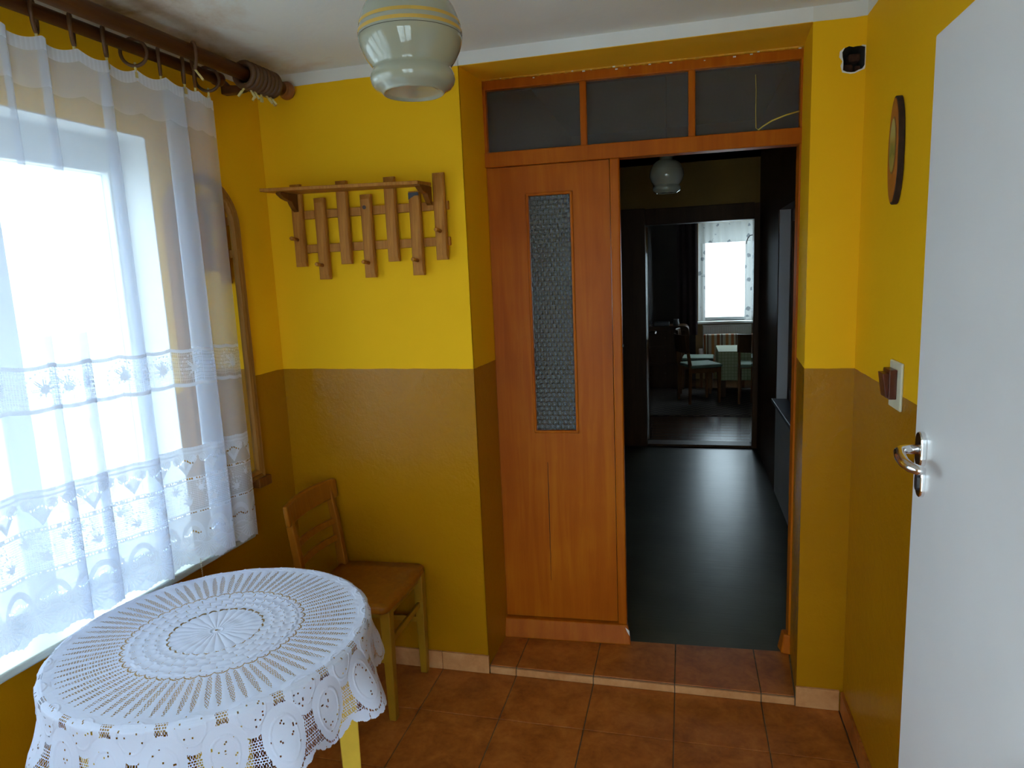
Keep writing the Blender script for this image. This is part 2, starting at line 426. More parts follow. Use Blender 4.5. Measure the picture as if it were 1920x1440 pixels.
sel = [i for i in range(20) if hole[i][1] < HCZ-.012 or hole[i][0] < HCX-.03 or (hole[i][0] > HCX+.02)]
vs = [(x, -.0015, z) for x, z in hole]+[(x, -.0008, z) for x, z in ring_out]+[(x, .012, z) for x, z in hole]
fs = [(i, (i+1) % 20, 20+(i+1) % 20, 20+i) for i in sel]+[(i, (i+1) % 20, 40+(i+1) % 20, 40+i) for i in sel]
MB().add(vs, fs).build('chipped_plaster', M_plaster, hr, fix=False)

# window wall, out of square; opening for the window
WY0, WY1, WZ0, WZ1 = -2.52, -.62, .735, 2.215  # opening lengthened with extra sashes out of view to admit more daylight
wl = MB()
wl.box((-.185, YR-.2, -.05), (0, WY0, 2.62)).box((-.185, WY1, -.05), (0, .05, 2.62)).box((-.185, WY0, -.05), (0, WY1, WZ0)).box((-.185, WY0, WZ1), (0, WY1, 2.62))
wall_left = struct(wl, 'wall_left', M_wall, 'yellow and ochre window wall beside the table', xf=TILT)

# side wall with an outside doorway (the white door is folded back against this wall)
DY0, DY1, DZ = -3.05, -2.14, 2.13
wr = MB().box((WX, DY1, -.05), (WX+.25, .02, 2.62)).box((WX, YR, -.05), (WX+.25, DY0, 2.62)).box((WX, DY0, DZ), (WX+.25, DY1, 2.62))
wall_right = struct(wr, 'wall_right', M_wall, 'yellow and ochre side wall with the light switch')
EX0, EX1, EZ0, EZ1 = .80, 2.14, .25, 2.10  # unseen rear window opening, sized to throw frontal light into the room
wre = MB().box((-.45, YR-.2, -.05), (EX0, YR, 2.62)).box((EX1, YR-.2, -.05), (WX+.25, YR, 2.62)).box((EX0, YR-.2, EZ1), (EX1, YR, 2.62)).box((EX0, YR-.2, -.05), (EX1, YR, EZ0))
struct(wre, 'wall_rear', M_wall, 'yellow and ochre wall at the rear of the room')
w5 = thing('window_5', ((EX0+EX1)/2, YR-.1, EZ0), 'white framed window in the rear wall behind the viewpoint', None, None, 'structure')
for nm, a in (('frame_stile', (EX0, EX0+.07, EZ0, EZ1)), ('frame_stile', (EX1-.07, EX1, EZ0, EZ1)), ('mullion', ((EX0+EX1)/2-.05, (EX0+EX1)/2+.05, EZ0, EZ1)), ('frame_rail', (EX0, EX1, EZ0, EZ0+.08)), ('frame_rail', (EX0, EX1, EZ1-.07, EZ1))):
    MB().box((a[0], YR-.13, a[2]), (a[1], YR-.07, a[3])).build(nm, M_white, w5, .004)
MB().box((EX0+.06, YR-.104, EZ0+.07), (EX1-.06, YR-.098, EZ1-.06)).build('pane', M_pane, w5)
struct(MB().box((-.3, -30, -.35), (WX+.25, YR-.2, -.25)), 'ground_behind', plain('pale_concrete_ground', (.55, .56, .54), .9), 'pale concrete yard behind the rear window')
ce = MB().box((-.45, YR-.2, HC), (WX+.25, .02, 2.66))
struct(ce, 'ceiling', M_ceil, 'white ceiling with brown damp stains along the window wall')

# unseen closed box added beyond the side doorway to keep daylight out
po_ = MB().box((WX+.25, YR-.1, -.05), (WX+1.6, YR, 2.5)).box((WX+.25, -1.6, -.05), (WX+1.6, -1.5, 2.5)).box((WX+1.5, YR, -.05), (WX+1.6, -1.6, 2.5)).box((WX+.25, YR, 2.4), (WX+1.6, -1.5, 2.5)).box((WX+.24, YR, -.07), (WX+1.6, -1.5, -.01))
struct(po_, 'doorway_light_block', plain('light_block_grey', (.45, .45, .43), .8), 'closed box added beyond the side doorway to block daylight')
# tiled baseboards
def base_tiles(name, label, segs, axis, pos, zt, inward):
    root = thing(name, (0, 0, 0), label, None, None, 'structure')
    for a, b in segs:
        a += .0012; b -= .0012
        if axis == 'x': m = MB().box((a, pos-.011, .001), (b, pos, zt))
        else: m = MB().box((pos-.011, a, .001), (pos, b, zt))
        m.build('tile', M_btile if axis == 'x' else M_tile, root, .0015)
    return root
base_tiles('baseboard_back', 'light terracotta tile baseboard under the ochre wall', [(-.02, .328), (.328, .661), (.661, N1+.003)], 'x', 0, .083, -1)
base_tiles('baseboard_pier', 'single light terracotta tile at the foot of the narrow pier', [(N2-.004, WX-.012)], 'x', 0, .0835, -1)
sy = [0.0-.011]+[ROW-TS*k for k in range(0, 6)]
base_tiles('baseboard_right', 'dark terracotta tile baseboard along the side wall', [(sy[i+1], sy[i]) for i in range(len(sy)-1) if sy[i+1] > DY1], 'y', WX, .083, -1)

# ------------------------------------------------------------------ window with glass, sill, outside
OFW = -.15
rv = MB().box((OFW+.02, WY1-.004, WZ0), (-.001, WY1+.0005, WZ1)).box((OFW+.02, WY0-.0005, WZ0), (-.001, WY0+.004, WZ1)).box((OFW+.02, WY0, WZ1-.004), (-.001, WY1, WZ1+.0005))
struct(rv, 'trim_2', M_whitemat, 'white plastered reveal around the window behind the curtain', xf=TILT)
w1 = thing('window_1', tuple(T(OFW, (WY0+WY1)/2, WZ0)), 'white window behind the lace curtain with sashes added out of view', None, None, 'structure')
def wbox(y0, y1, z0, z1, x0=OFW-.03, x1=OFW+.03): return MB().box((x0, y0, z0), (x1, y1, z1))
for nm, a in (('frame_rail', (WY0, WY1, WZ1-.115, WZ1)), ('frame_rail', (WY0, WY1, WZ0, WZ0+.06)), ('frame_stile', (WY1-.05, WY1, WZ0, WZ1)), ('frame_stile', (WY0, WY0+.05, WZ0, WZ1)), ('mullion', (-1.145, -1.055, WZ0, WZ1)), ('mullion', (-1.625, -1.535, WZ0, WZ1)), ('mullion', (-2.095, -2.005, WZ0, WZ1))):
    wbox(*a).build(nm, M_white, w1, .006, TILT)
for a, b in ((-1.055, WY1-.05), (-1.535, -1.145), (-2.005, -1.625), (WY0+.05, -2.095)):
    wbox(a-.0, b, WZ0+.06, WZ1-.115, OFW-.004, OFW+.004).build('pane', M_pane, w1, 0, TILT)
m = MB().box((-.13, WY0-.04, .735), (.082, -.385, .760)); sill = m.build('window_sill', M_sill, None, .007, TILT, 3); tag(sill, 'white stone window sill under the lace curtain', None, None, 'structure')

# outside: ground and a white picket fence beyond the window
g = MB().box((-30, -30, -.35), (-.32, 30, -.25)); struct(g, 'ground_outside', MATS['pale_concrete_ground'], 'pale concrete yard outside the window', xf=TILT)
g = MB().box((WX+.25, -30, -.35), (30, 30, -.25)); struct(g, 'yard_outside', MATS['pale_concrete_ground'], 'pale concrete yard beyond the side doorway')
fc = thing('picket_fence', tuple(T(-3.0, -.2, -.25)), 'white picket fence outside the window behind the curtain', 'fence')
pk = None
for k in range(26):
    y = -2.6+k*.16
    if pk is None:
        b = MB().prism([(-.045, 0), (.045, 0), (.045, 1.15), (0, 1.21), (-.045, 1.15)], -.01, .01, lambda u, v, d: (d, u, v)); pk = b.build('picket', M_whitemat); o = pk
    else: o = pk.copy(); C.objects.link(o)
    p = T(-3.0, y+1.2, .355); o.location = p; o.rotation_euler = (0, 0, -.05); attach(o, fc)
for z in (.05, .65): MB().box((-3.05, -1.45, z), (-3.01, 2.7, z+.08)).build('rail', M_whitemat, fc, 0, TILT)

# ------------------------------------------------------------------ orange door frame, transom and fixed leaf in the niche
FR = Matrix.Translation((.885, .268, 0)) @ Matrix.Rotation(math.atan(.0413), 4, 'Z')
d1 = thing('door_1', tuple(FR @ Vector((.3, .03, SZ))), 'orange painted double door frame with transom and one closed leaf', None, None, 'structure')
def fb(nm, x0, x1, z0, z1, y0=0.0, y1=.06, mat=None, bev=.004, par=None): return MB().box((x0, y0, z0), (x1, y1, z1)).build(nm, mat or M_orange, par or d1, bev, FR)
FW = 1.262
fb('head_rail', -.03, FW+.03, 2.476, 2.53)
fb('transom_bar', -.03, FW+.03, 2.165, 2.226, -.006)
fb('frame_stile', -.03, .014, 2.2, 2.5)
fb('frame_stile', FW-.010, FW+.03, .03, 2.5)
fb('frame_stile', -.03, .002, .03, 2.2, .004)
for x in (.406, .836): fb('glazing_bar', x, x+.027, 2.22, 2.48, .006, .05)
for a, b in ((.012, .407), (.432, .838), (.862, FW-.008)): fb('pane', a, b, 2.224, 2.478, .026, .030, M_transom, 0)
# fixed leaf
lf = MB()
X0, X1, Z0, Z1 = .003, .520, .128, 2.163
GX_0, GX_1, GZ0, GZ1 = .166, .366, 1.010, 2.050
leafparts = MB()
leafparts.box((X0, .012, Z0), (GX_0, .05, Z1)).box((GX_1, .012, Z0), (X1, .05, Z1)).box((GX_0, .012, Z0), (GX_1, .05, GZ0)).box((GX_0, .012, GZ1), (GX_1, .05, Z1))
leaf = leafparts.build('door_leaf', M_orange, d1, 0, FR)
bd = .012
for nm, a in (('glazing_bead', (GX_0, GX_0+bd, GZ0, GZ1)), ('glazing_bead', (GX_1-bd, GX_1, GZ0, GZ1)), ('glazing_bead', (GX_0, GX_1, GZ0, GZ0+bd)), ('glazing_bead', (GX_0, GX_1, GZ1-bd, GZ1))):
    fb(nm, *a, .004, .045, None, .004, leaf)
# dimpled pane as real relief
nx, nz = 64, 360; u = np.linspace(GX_0+.008, GX_1-.008, nx); w = np.linspace(GZ0+.008, GZ1-.008, nz)
U, Wz = np.meshgrid(u, w); P = .0235
row = np.floor(Wz/(P*.87)); cx = (np.floor(U/P+.5*(row % 2))+.5-.5*(row % 2))*P; cz = (row+.5)*P*.87
dd = np.hypot(U-cx, Wz-cz)/(P*.5); hgt = np.where(dd < 1, np.sqrt(np.clip(1-dd**2, 0, 1)), 0)*.0060
Y = .026-hgt; pts = np.stack([U.ravel(), Y.ravel(), Wz.ravel(), np.ones(U.size)], 1) @ np.array(FR).T
idx = np.arange(nx*nz).reshape(nz, nx); q = np.stack([idx[:-1, :-1].ravel(), idx[:-1, 1:].ravel(), idx[1:, 1:].ravel(), idx[1:, :-1].ravel()], 1)
raw_mesh('dimpled_pane', pts[:, :3], q, M_dimple, leaf)
fb('meeting_stile', .523, .562, .122, 2.166, -.008, .055, None, .006)
fb('stile_knob', .556, .567, 1.388, 1.402, .0, .012, M_black, .002)
bb = MB().hexa([FR @ Vector(p) for p in ((-.006, -.030, .036), (.580, -.030, .036), (.574, .05, .036), (-.006, .05, .036))], [FR @ Vector(p) for p in ((-.004, -.010, .122), (.566, -.010, .122), (.560, .05, .122), (-.004, .05, .122))]); bb.build('kick_board', M_orange, d1, .005)
MB().add([FR @ Vector(p) for p in ((.555, -.0125, .112), (.572, -.016, .10), (.574, -.021, .075), (.562, -.0165, .095))], [(0, 1, 2, 3)]).build('paint_chip', M_plaster, d1)
bb = MB().hexa([FR @ Vector(p) for p in ((1.222, -.01, .036), (1.262, -.02, .036), (1.262, .05, .036), (1.215, .05, .036))], [FR @ Vector(p) for p in ((1.232, .0, .120), (1.262, -.01, .120), (1.262, .05, .120), (1.232, .05, .120))]); bb.build('stile_block', M_orange, d1, .006)
# long crack in the leaf: a thin flat strip coloured dark brown
cr = []; 
for k in range(24): cr.append((.221+.0025*mnoise.noise((k*.7, 0, 3))-.0001*k, .875-.564*k/23))
vs = []; 
for i, (x, z) in enumerate(cr):
    ww = .0016*(1-abs(i/23-.4))+.0002; vs += [FR @ Vector((x-ww, .0116, z)), FR @ Vector((x+ww, .0116, z))]
MB().add(vs, [(2*i, 2*i+1, 2*i+3, 2*i+2) for i in range(23)]).build('crack', plain('crack_dark_brown', (.05, .015, .003), .9), leaf, fix=False)
# lumpy filler bead between the frame and the soffit
pts = []; rs = []
for k in range(90):
    t = k/89; pts.append(FR @ Vector((-.0+t*FW, -.004, 2.519+.003*mnoise.noise((k*.35, 1, 1))))); rs.append(.007+.005*abs(mnoise.noise((k*.5, 5, 2))))
fill = MB().tube(pts, rs, 8).build('filler_bead', plain('yellow_orange_filler', (.62, .30, .012), .5, .2, 60, .5), d1)
for k in range(16):
    t = random.random(); c = FR @ Vector((t*FW, -.012, 2.508+random.uniform(-.006, .008))); s_ = random.uniform(.002, .006)
    MB().box((c.x-s_, c.y-.001, c.z-s_*.5), (c.x+s_, c.y+.003, c.z+s_*.4)).build('paint_fleck', M_plaster, d1, .0008)
# yellow wire behind the last transom pane
wp = [FR @ Vector(p) for p in ((1.252, .020, 2.290), (1.205, .019, 2.280), (1.153, .019, 2.263), (1.120, .019, 2.245), (1.103, .019, 2.233), (1.094, .020, 2.240), (1.092, .021, 2.30), (1.093, .022, 2.38), (1.090, .022, 2.44))]
wo = MB().tube(wp, [.0026, .0026, .0026, .0026, .0024, .0015, .0010, .0009, .0008], 8).build('electric_wire', plain('yellow_wire', (.70, .56, .06), .4)); tag(wo, 'thin yellow wire bent across the third transom pane', 'wire')

# ------------------------------------------------------------------ hall beyond the door
HX0, HX1, HY1, HZ = .70, 2.35, 3.87, .036
hf = MB().box((HX0-.1, .25, -.08), (HX1+.1, HY1+.20, HZ-.0005))
def hall_floor():
    b = NB('grey_hall_linoleum'); p = b.pos((4, 60, 1)); n = b.noise(1, 3, .5, p); n2 = b.noise(3, 3, coord=b.pos())
    b.l(b.ramp(n2, [(.3, (.052, .050, .030)), (.7, (.078, .074, .046))]), b.b.inputs['Base Color'])
    b.set(Roughness=.30); b.bump(n, .14, .004); b.set(Specular__IOR__Level=.20); return b.m
M_hall = hall_floor()
hall_floor_o = struct(hf, 'hall_floor', M_hall, 'dark glossy linoleum floor of the hall')
VY0, VY1, VZ0, VZ1 = 1.5, 2.5, .95, 2.0  # opening of a window added out of view to light the hall
hl = MB().box((HX0-.15, .36, -.05), (HX0, VY0, 3.00)).box((HX0-.15, VY1, -.05), (HX0, HY1+.2, 3.00)).box((HX0-.15, VY0, -.05), (HX0, VY1, VZ0)).box((HX0-.15, VY0, VZ1), (HX0, VY1, 3.00))
struct(hl, 'hall_wall_left', M_brownmat, 'brown hall wall hidden behind the closed leaf')
w4 = thing('added_hall_window', (HX0-.1, 2.0, VZ0), 'unseen brown framed window added behind the closed leaf to light the hall', None, None, 'structure')
for nm, a in (('frame_stile', (VY0, VY0+.06, VZ0, VZ1)), ('frame_stile', (VY1-.06, VY1, VZ0, VZ1)), ('frame_rail', (VY0, VY1, VZ0, VZ0+.06)), ('frame_rail', (VY0, VY1, VZ1-.06, VZ1))): MB().box((HX0-.10, a[0], a[2]), (HX0-.05, a[1], a[3])).build(nm, M_brown, w4, .004)
MB().box((HX0-.078, VY0+.05, VZ0+.05), (HX0-.072, VY1-.05, VZ1-.05)).build('pane', glass('dim_hall_glass', (.10, .11, .12), rough=.1), w4)
RY0, RY1 = 1.25, 2.60      # recess with window in the hall side wall
hw = MB().box((HX1, RY1+.001, -.05), (HX1+.3, HY1+.1, 3.00)).box((HX1, .36, 2.085), (HX1+.3, RY1, 3.00)).box((HX1, .36, .70), (HX1+.3, RY0, 2.085))
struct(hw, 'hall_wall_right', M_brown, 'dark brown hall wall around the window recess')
hw = MB().box((HX1, .36, -.05), (HX1+.3, RY1, .715)); struct(hw, 'hall_parapet', M_hallwall, 'pale grey parapet under the hall window sill')
struct(MB().box((HX1+.004, RY1-.02, .735), (HX1+.12, RY1, 2.085)), 'hall_reveal', M_hallwall, 'pale reveal beside the hall window')
struct(MB().box((HX1-.03, RY0-.05, .715), (HX1+.11, RY1-.002, .742)), 'hall_window_sill', plain('slate_grey_sill', (.16, .17, .19), .4), 'slate grey sill of the hall window', bevel=.004)
w3 = thing('window_3', (HX1+.1, (RY0+RY1)/2, .742), 'dark brown framed window in the hall side wall', None, None, 'structure')
XW = HX1+.075
for nm, a in (('frame_stile', (RY1-.10, RY1-.021, .742, 2.084)), ('frame_stile', (RY0, RY0+.08, .742, 2.084)), ('frame_rail', (RY0, RY1-.021, .742, .83)), ('frame_rail', (RY0, RY1-.021, 2.0, 2.084)), ('mullion', (1.86, 1.95, .742, 2.084))):
    MB().box((XW, a[0], a[2]), (XW+.05, a[1], a[3])).build(nm, M_brown, w3, .004)
MB().box((XW+.02, RY0+.06, .82), (XW+.026, RY1-.09, 2.01)).build('pane', glass('hall_window_glass', (.10, .12, .15), rough=.05), w3)
MB().tube([(XW-.002, 1.905, 1.03), (XW-.03, 1.905, 1.03), (XW-.035, 1.905, .97)], .007, 8).build('handle', M_chrome, w3)
struct(MB().box((HX0-.15, .30, 2.95), (HX1+.3, HY1+.2, 3.05)), 'hall_ceiling', M_whitemat, 'white hall ceiling out of sight above the door')
struct(MB().box((HX0-.15, .30, 2.60), (HX1+.3, .36, 3.00)), 'hall_wall_near', M_hallyel, 'hall wall above the door frame out of sight')
# far hall wall with brown casing
LX0, LX1, LZT = 1.358, 2.305, 2.113
fw = MB().box((HX0, HY1, -.05), (LX0-.02, HY1+.15, 3.00)).box((LX1+.02, HY1, -.05), (HX1+.05, HY1+.15, 3.00)).box((LX0-.03, HY1, LZT+.02), (LX1+.03, HY1+.15, 3.00))
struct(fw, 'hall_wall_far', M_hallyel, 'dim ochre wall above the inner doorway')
d3 = thing('door_3', ((LX0+LX1)/2, HY1, HZ), 'dark brown casing of the doorway into the living room', None, None, 'structure')
for nm, lo, hi in (('casing_stile', (LX0-.235, HY1-.03, HZ), (LX0, HY1, 2.262)), ('casing_stile', (LX1, HY1-.03, HZ), (LX1+.045, HY1, 2.25)), ('casing_head', (LX0, HY1-.03, LZT), (LX1, HY1, 2.255)), ('jamb', (LX0-.02, HY1, HZ), (LX0, HY1+.15, LZT)), ('jamb', (LX1, HY1, HZ), (LX1+.02, HY1+.15, LZT)), ('head_jamb', (LX0-.02, HY1, LZT), (LX1+.02, HY1+.15, LZT+.02)), ('threshold', (LX0, HY1-.01, HZ-.001), (LX1, HY1+.16, .058))):
    MB().box(lo, hi).build(nm, M_jamb if nm == 'jamb' else M_brown, d3, .005)

ol = MB().box((LX0-.022, HY1+.155, HZ+.025), (LX0+.016, HY1+.93, LZT-.004)).build('open_leaf', M_jamb, d3, .004)
MB().tube([(LX0+.014, HY1+.86, 1.06), (LX0+.05, HY1+.86, 1.06), (LX0+.055, HY1+.76, 1.055)], .008, 8).build('handle', M_chrome, ol)

# ------------------------------------------------------------------ living room far behind
LY0, LY1, LZ = HY1+.15, 8.0, .04
lfm = wood('brown_plank', (.075, .032, .014), (.13, .06, .028), .25, (8, 1.5, 8), coat=.2)
lfl = struct(MB().box((-.5, LY0, -.08), (4.3, LY1, LZ-.012)), 'living_room_floor', M_holedark, 'dark plank floor of the living room')
me = None
yy = LY0+.02; k = 0
while yy < LY1:
    d_ = .125; o = MB().box((-.5, yy, LZ-.012), (4.3, min(yy+d_-.004, LY1), LZ)).build('floor_plank', lfm, lfl, .0015); yy += d_
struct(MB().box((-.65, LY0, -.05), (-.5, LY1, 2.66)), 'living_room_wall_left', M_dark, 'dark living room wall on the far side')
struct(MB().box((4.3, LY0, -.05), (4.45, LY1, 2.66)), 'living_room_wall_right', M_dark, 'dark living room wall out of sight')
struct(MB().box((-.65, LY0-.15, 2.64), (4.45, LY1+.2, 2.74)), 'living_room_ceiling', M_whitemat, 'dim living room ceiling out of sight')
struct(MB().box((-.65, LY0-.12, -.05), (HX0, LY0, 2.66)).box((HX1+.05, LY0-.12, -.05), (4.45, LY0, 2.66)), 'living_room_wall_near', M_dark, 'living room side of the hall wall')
QX0, QX1, QZ0, QZ1 = 1.93, 3.10, .915, 2.36
struct(MB().box((-.65, LY1, -.05), (QX0-.06, LY1+.25, 2.66)), 'living_room_wall_corner', M_dark, 'dark living room wall behind the drape and sideboard')
lw = MB().box((QX0-.06, LY1, -.05), (QX0, LY1+.25, 2.66)).box((QX1, LY1, -.05), (4.45, LY1+.25, 2.66)).box((QX0, LY1, -.05), (QX1, LY1+.25, QZ0)).box((QX0, LY1, QZ1), (QX1, LY1+.25, 2.66))
struct(lw, 'living_room_wall_far', M_livwall, 'ochre living room wall around the bright window')
w2 = thing('window_2', ((QX0+QX1)/2, LY1+.15, QZ0), 'bright white framed window at the end of the living room', None, None, 'structure')
for nm, a in (('frame_stile', (QX0, QX0+.05, QZ0, QZ1)), ('frame_stile', (QX1-.05, QX1, QZ0, QZ1)), ('frame_rail', (QX0, QX1, QZ0, QZ0+.05)), ('frame_rail', (QX0, QX1, QZ1-.05, QZ1))):
    MB().box((a[0], LY1+.12, a[2]), (a[1], LY1+.18, a[3])).build(nm, M_white, w2, .004)
MB().box((QX0+.04, LY1+.148, QZ0+.04), (QX1-.04, LY1+.152, QZ1-.04)).build('pane', M_pane, w2)
struct(MB().box((QX0-.05, LY1-.10, QZ0-.035), (QX1+.05, LY1+.13, QZ0)), 'living_room_sill', M_whitemat, 'pale sill below the living room window', bevel=.004)

# ------------------------------------------------------------------ round table and crocheted cloth
TCX, TCY, TZ, TR = .452, -1.133, .776, .398
tb = thing('round_table', (TCX, TCY, 0), 'round table with pale yellow legs under the crocheted cloth', 'table')
MB().lathe([(0, TZ-.028), (TR-.006, TZ-.028), (TR, TZ-.022), (TR, TZ-.006), (TR-.006, TZ), (0, TZ)], (TCX, TCY, 0), 72).build('table_top', M_tabletop, tb)
for k in range(4):
    a = math.radians(33+90*k); c, s_ = math.cos(a), math.sin(a); p = Vector((TCX+.325*c, TCY+.325*s_, 0))
    MB().hexa(*[[p+Vector((c*i*w_-s_*j*w_, s_*i*w_+c*j*w_, z)) for i, j in ((-1,-1),(1,-1),(1,1),(-1,1))] for w_, z in ((.024, .0), (.031, TZ-.027))]).build('leg', M_tableleg, tb, .003)
for k in range(4):
    a0 = math.radians(33+90*k); a1 = a0+math.pi/2
    A = Vector((TCX+.31*math.cos(a0), TCY+.31*math.sin(a0), TZ-.070)); B = Vector((TCX+.31*math.cos(a1), TCY+.31*math.sin(a1), TZ-.070))
    MB().beam(A, B, .022, .085).build('apron', M_tableleg, tb, .003)

NT, R0, R1 = 1536, .004, .640
NR = 300
rr_ = np.linspace(R0, R1, NR); th = np.linspace(0, 2*np.pi, NT, endpoint=False)
TH, RR = np.meshgrid(th, rr_)
def frac(x): return x-np.floor(x)
h = np.zeros_like(RR); hole_ = np.zeros(RR.shape, bool)
# centre flower of overlapping leaves
n1 = 26; f = frac(TH*n1/(2*np.pi)); e1 = .112+.007*np.sin(np.pi*f)
z1 = RR < e1; h = np.where(z1, .0016*np.sin(np.pi*f)*np.clip(RR/.05, 0, 1)+.0006*np.cos(2*np.pi*frac(RR/.045)), h)
h = np.where(RR < .018, .002*np.cos(RR*300), h)
hole_ |= (np.abs(RR-(e1+.003)) < .0024) & (f > .12) & (f < .88)
# leaf band between two scalloped outlines
n2 = 34; f2 = frac(TH*n2/(2*np.pi)+.5*np.floor(RR/.03)); z2 = (RR >= e1+.004) & (RR < .215)
h = np.where(z2, .0026*np.abs(np.sin(np.pi*f2))*(.6+.4*np.cos(2*np.pi*frac(RR/.03))), h)
hole_ |= z2 & (np.abs(f2-.02) < .05) & (frac(RR/.03) > .55) & (frac(RR/.006) > .5)
n3 = 40; f3 = frac(TH*n3/(2*np.pi)); e3 = .219+.013*np.sqrt(np.clip(np.sin(np.pi*f3), 0, 1))
hole_ |= (np.abs(RR-e3) < .0022)
hole_ |= (np.hypot((f3-.5)*2*np.pi*RR/n3, RR-(e3-.006)) < .0022)
# radial ribs with openwork columns
z4 = (RR > e3+.004) & (RR < .382)
arc = (f3-.5)*2*np.pi*RR/n3; wrib = 2*np.pi*RR/n3
t4 = np.clip((RR-.236)/.140, 0, 1); colw = .0070*np.sin(np.pi*np.clip(t4*.9+.08, 0, 1))**.6
colc = .27*wrib
incol = z4 & (np.abs(np.abs(arc)-colc) < colw) & (RR < .374)
rowi = np.floor(RR/.0062)
hole_ |= incol & (frac(RR/.0062) > .34) & (np.abs(frac((np.abs(arc)-colc+.02)/.0056+.5*(rowi % 2))-.5) < .36)
h = np.where(z4, .0007*np.cos(np.pi*np.clip(arc/(wrib*.5), -1, 1)*2)*.5, h)
# pineapple ovals with net between
def ovals(n, rc, ar, aw, ph):
    fa = frac(TH*n/(2*np.pi)+ph)-.5; x = fa*2*np.pi*.44/n; y = RR-rc
    return np.sqrt((x/(aw*(1-.25*y/ar)))**2+(y/ar)**2)
o1 = ovals(21, .428, .058, .051, 0); o2 = ovals(21, .512, .083, .050, .5); o3 = ovals(21, .612, .052, .062, 0)
z5 = RR >= .382
net = z5 & (o1 > 1) & (o2 > 1) & (RR > .398) & (RR < .585) & (o3 > .9)
ri = np.floor(RR/.0060); hole_ |= net & (np.abs(frac(TH*.44/.0064+.5*(ri % 2))-.5) < .34) & (np.abs(frac(RR/.0060)-.5) < .38)
speck = np.repeat(np.repeat(rng.random((NR//2, NT//2)) < .035, 2, 0), 2, 1)
for o_ in (o1, o2):
    h = np.where(z5 & (o_ < 1), .003*np.clip(1-o_**2, 0, 1)+.0012*((o_ > .60) & (o_ < .68)), h)
    hole_ |= z5 & (np.abs(o_-.40) < .28) & speck
hole_ |= z5 & (o2 > .96) & (o2 < 1.02) & (RR > .54) & (frac(TH*.5/.007) > .35)
fan = frac(TH*20/(2*np.pi)); hole_ |= (RR > .59) & (np.abs(frac(TH*60/(2*np.pi))-.5) < .03) & (frac(RR/.008) > .4)
edge = .572+.030*np.abs(np.sin(TH*10.5+math.pi/2))**.7+.004*np.abs(np.sin(TH*60))+.022*np.sin(TH*3+1.0)*.5
gone = RR > edge
# drape
a_ = np.clip(RR-.402, 0, None)
fold = .5+.5*np.sin(9*TH+.9+.5*np.sin(2*TH)); fold = fold**1.3
flare = .03+.27*fold+.05*np.sin(4*TH+2)
rb = .012
ang = np.clip(a_/rb, 0, math.pi/2)
drop = np.where(a_ > 0, rb*(1-np.cos(ang)), 0); outw = np.where(a_ > 0, rb*np.sin(ang), 0)
rest = np.clip(a_-rb*math.pi/2, 0, None)
fl_ = flare*np.clip(rest/.12, 0, 1)
drop = drop+rest*np.sqrt(np.clip(1-fl_**2, .2, 1)); outw = outw+rest*fl_
rad = np.minimum(RR, .402)+outw
zz = TZ+.0045-drop+np.where(a_ > 0, 0, h)
rad = rad+np.where(a_ > rb, h, 0)
X = TCX+rad*np.cos(TH); Yv = TCY+rad*np.sin(TH)
idx = np.arange(NR*NT).reshape(NR, NT); nxt = np.roll(idx, -1, 1)
qd = np.stack([idx[:-1], nxt[:-1], nxt[1:], idx[1:]], -1)
bad = (hole_ | gone); badq = bad[:-1] | gone[1:]
hq = hole_[:-1] & (np.roll(hole_, -1, 1)[:-1] | hole_[1:] | True)
keep = ~(hq | badq)
keep = keep.reshape(-1); qd = qd.reshape(-1, 4)[keep]
used = np.unique(qd); remap = np.full(NR*NT, -1); remap[used] = np.arange(len(used))
V = np.stack([X.ravel(), Yv.ravel(), zz.ravel()], 1)[used]
tc = raw_mesh('tablecloth', V, remap[qd], M_crochet); tag(tc, 'white crocheted lace cloth draped over the round table', 'tablecloth')

# ------------------------------------------------------------------ wooden chair against the wall
ch = thing('wooden_chair', (.42, -.21, 0), 'orange varnished wooden chair with mustard legs against the ochre wall', 'chair')
SZT = .492
poly = []
def arcpts(cx, cy, r, a0, a1, n=5): return [(cx+r*math.cos(math.radians(a0+(a1-a0)*i/n)), cy+r*math.sin(math.radians(a0+(a1-a0)*i/n))) for i in range(n+1)]
poly += arcpts(.578, -.385, .035, -80, 0)+[(.619, -.30), (.622, -.21), (.619, -.12)]+arcpts(.578, -.048, .035, 0, 80)+[(.42, -.017), (.30, -.024), (.235, -.034), (.232, -.21), (.238, -.386), (.30, -.40), (.42, -.412)]
def seatz(x, y, top):
    u, v = (x-.42)/.19, (y+.215)/.19; return SZT-.008*max(0, 1-u*u-v*v) if top else SZT-.026
s1 = MB(); n = len(poly)
rings = []
for k, (sc, dz) in enumerate(((.985, -.030), (1.0, -.022), (1.0, -.006), (.985, 0), (.75, -.006), (.4, -.011), (.05, -.012))):
    rings.append([( .42+(x-.42)*sc, -.213+(y+.213)*sc, SZT+dz) for x, y in poly])
vs = [v for r_ in rings for v in r_]
fs = [tuple(reversed(range(n)))]+[(k*n+i, k*n+(i+1) % n, (k+1)*n+(i+1) % n, (k+1)*n+i) for k in range(len(rings)-1) for i in range(n)]+[tuple((len(rings)-1)*n+i for i in range(n))]
s1.add(vs, fs, True).build('seat', M_chair, ch)
# front legs, tapering
for y0, y1 in ((-.040, -.038), (-.372, -.372)):
    MB().hexa([(.572-.0, y1-.016, 0), (.602, y1-.016, 0), (.602, y1+.016, 0), (.572, y1+.016, 0)], [(.566, y0-.021, .464), (.609, y0-.021, .464), (.609, y0+.021, .464), (.566, y0+.021, .464)]).build('leg', M_chairleg, ch, .004)
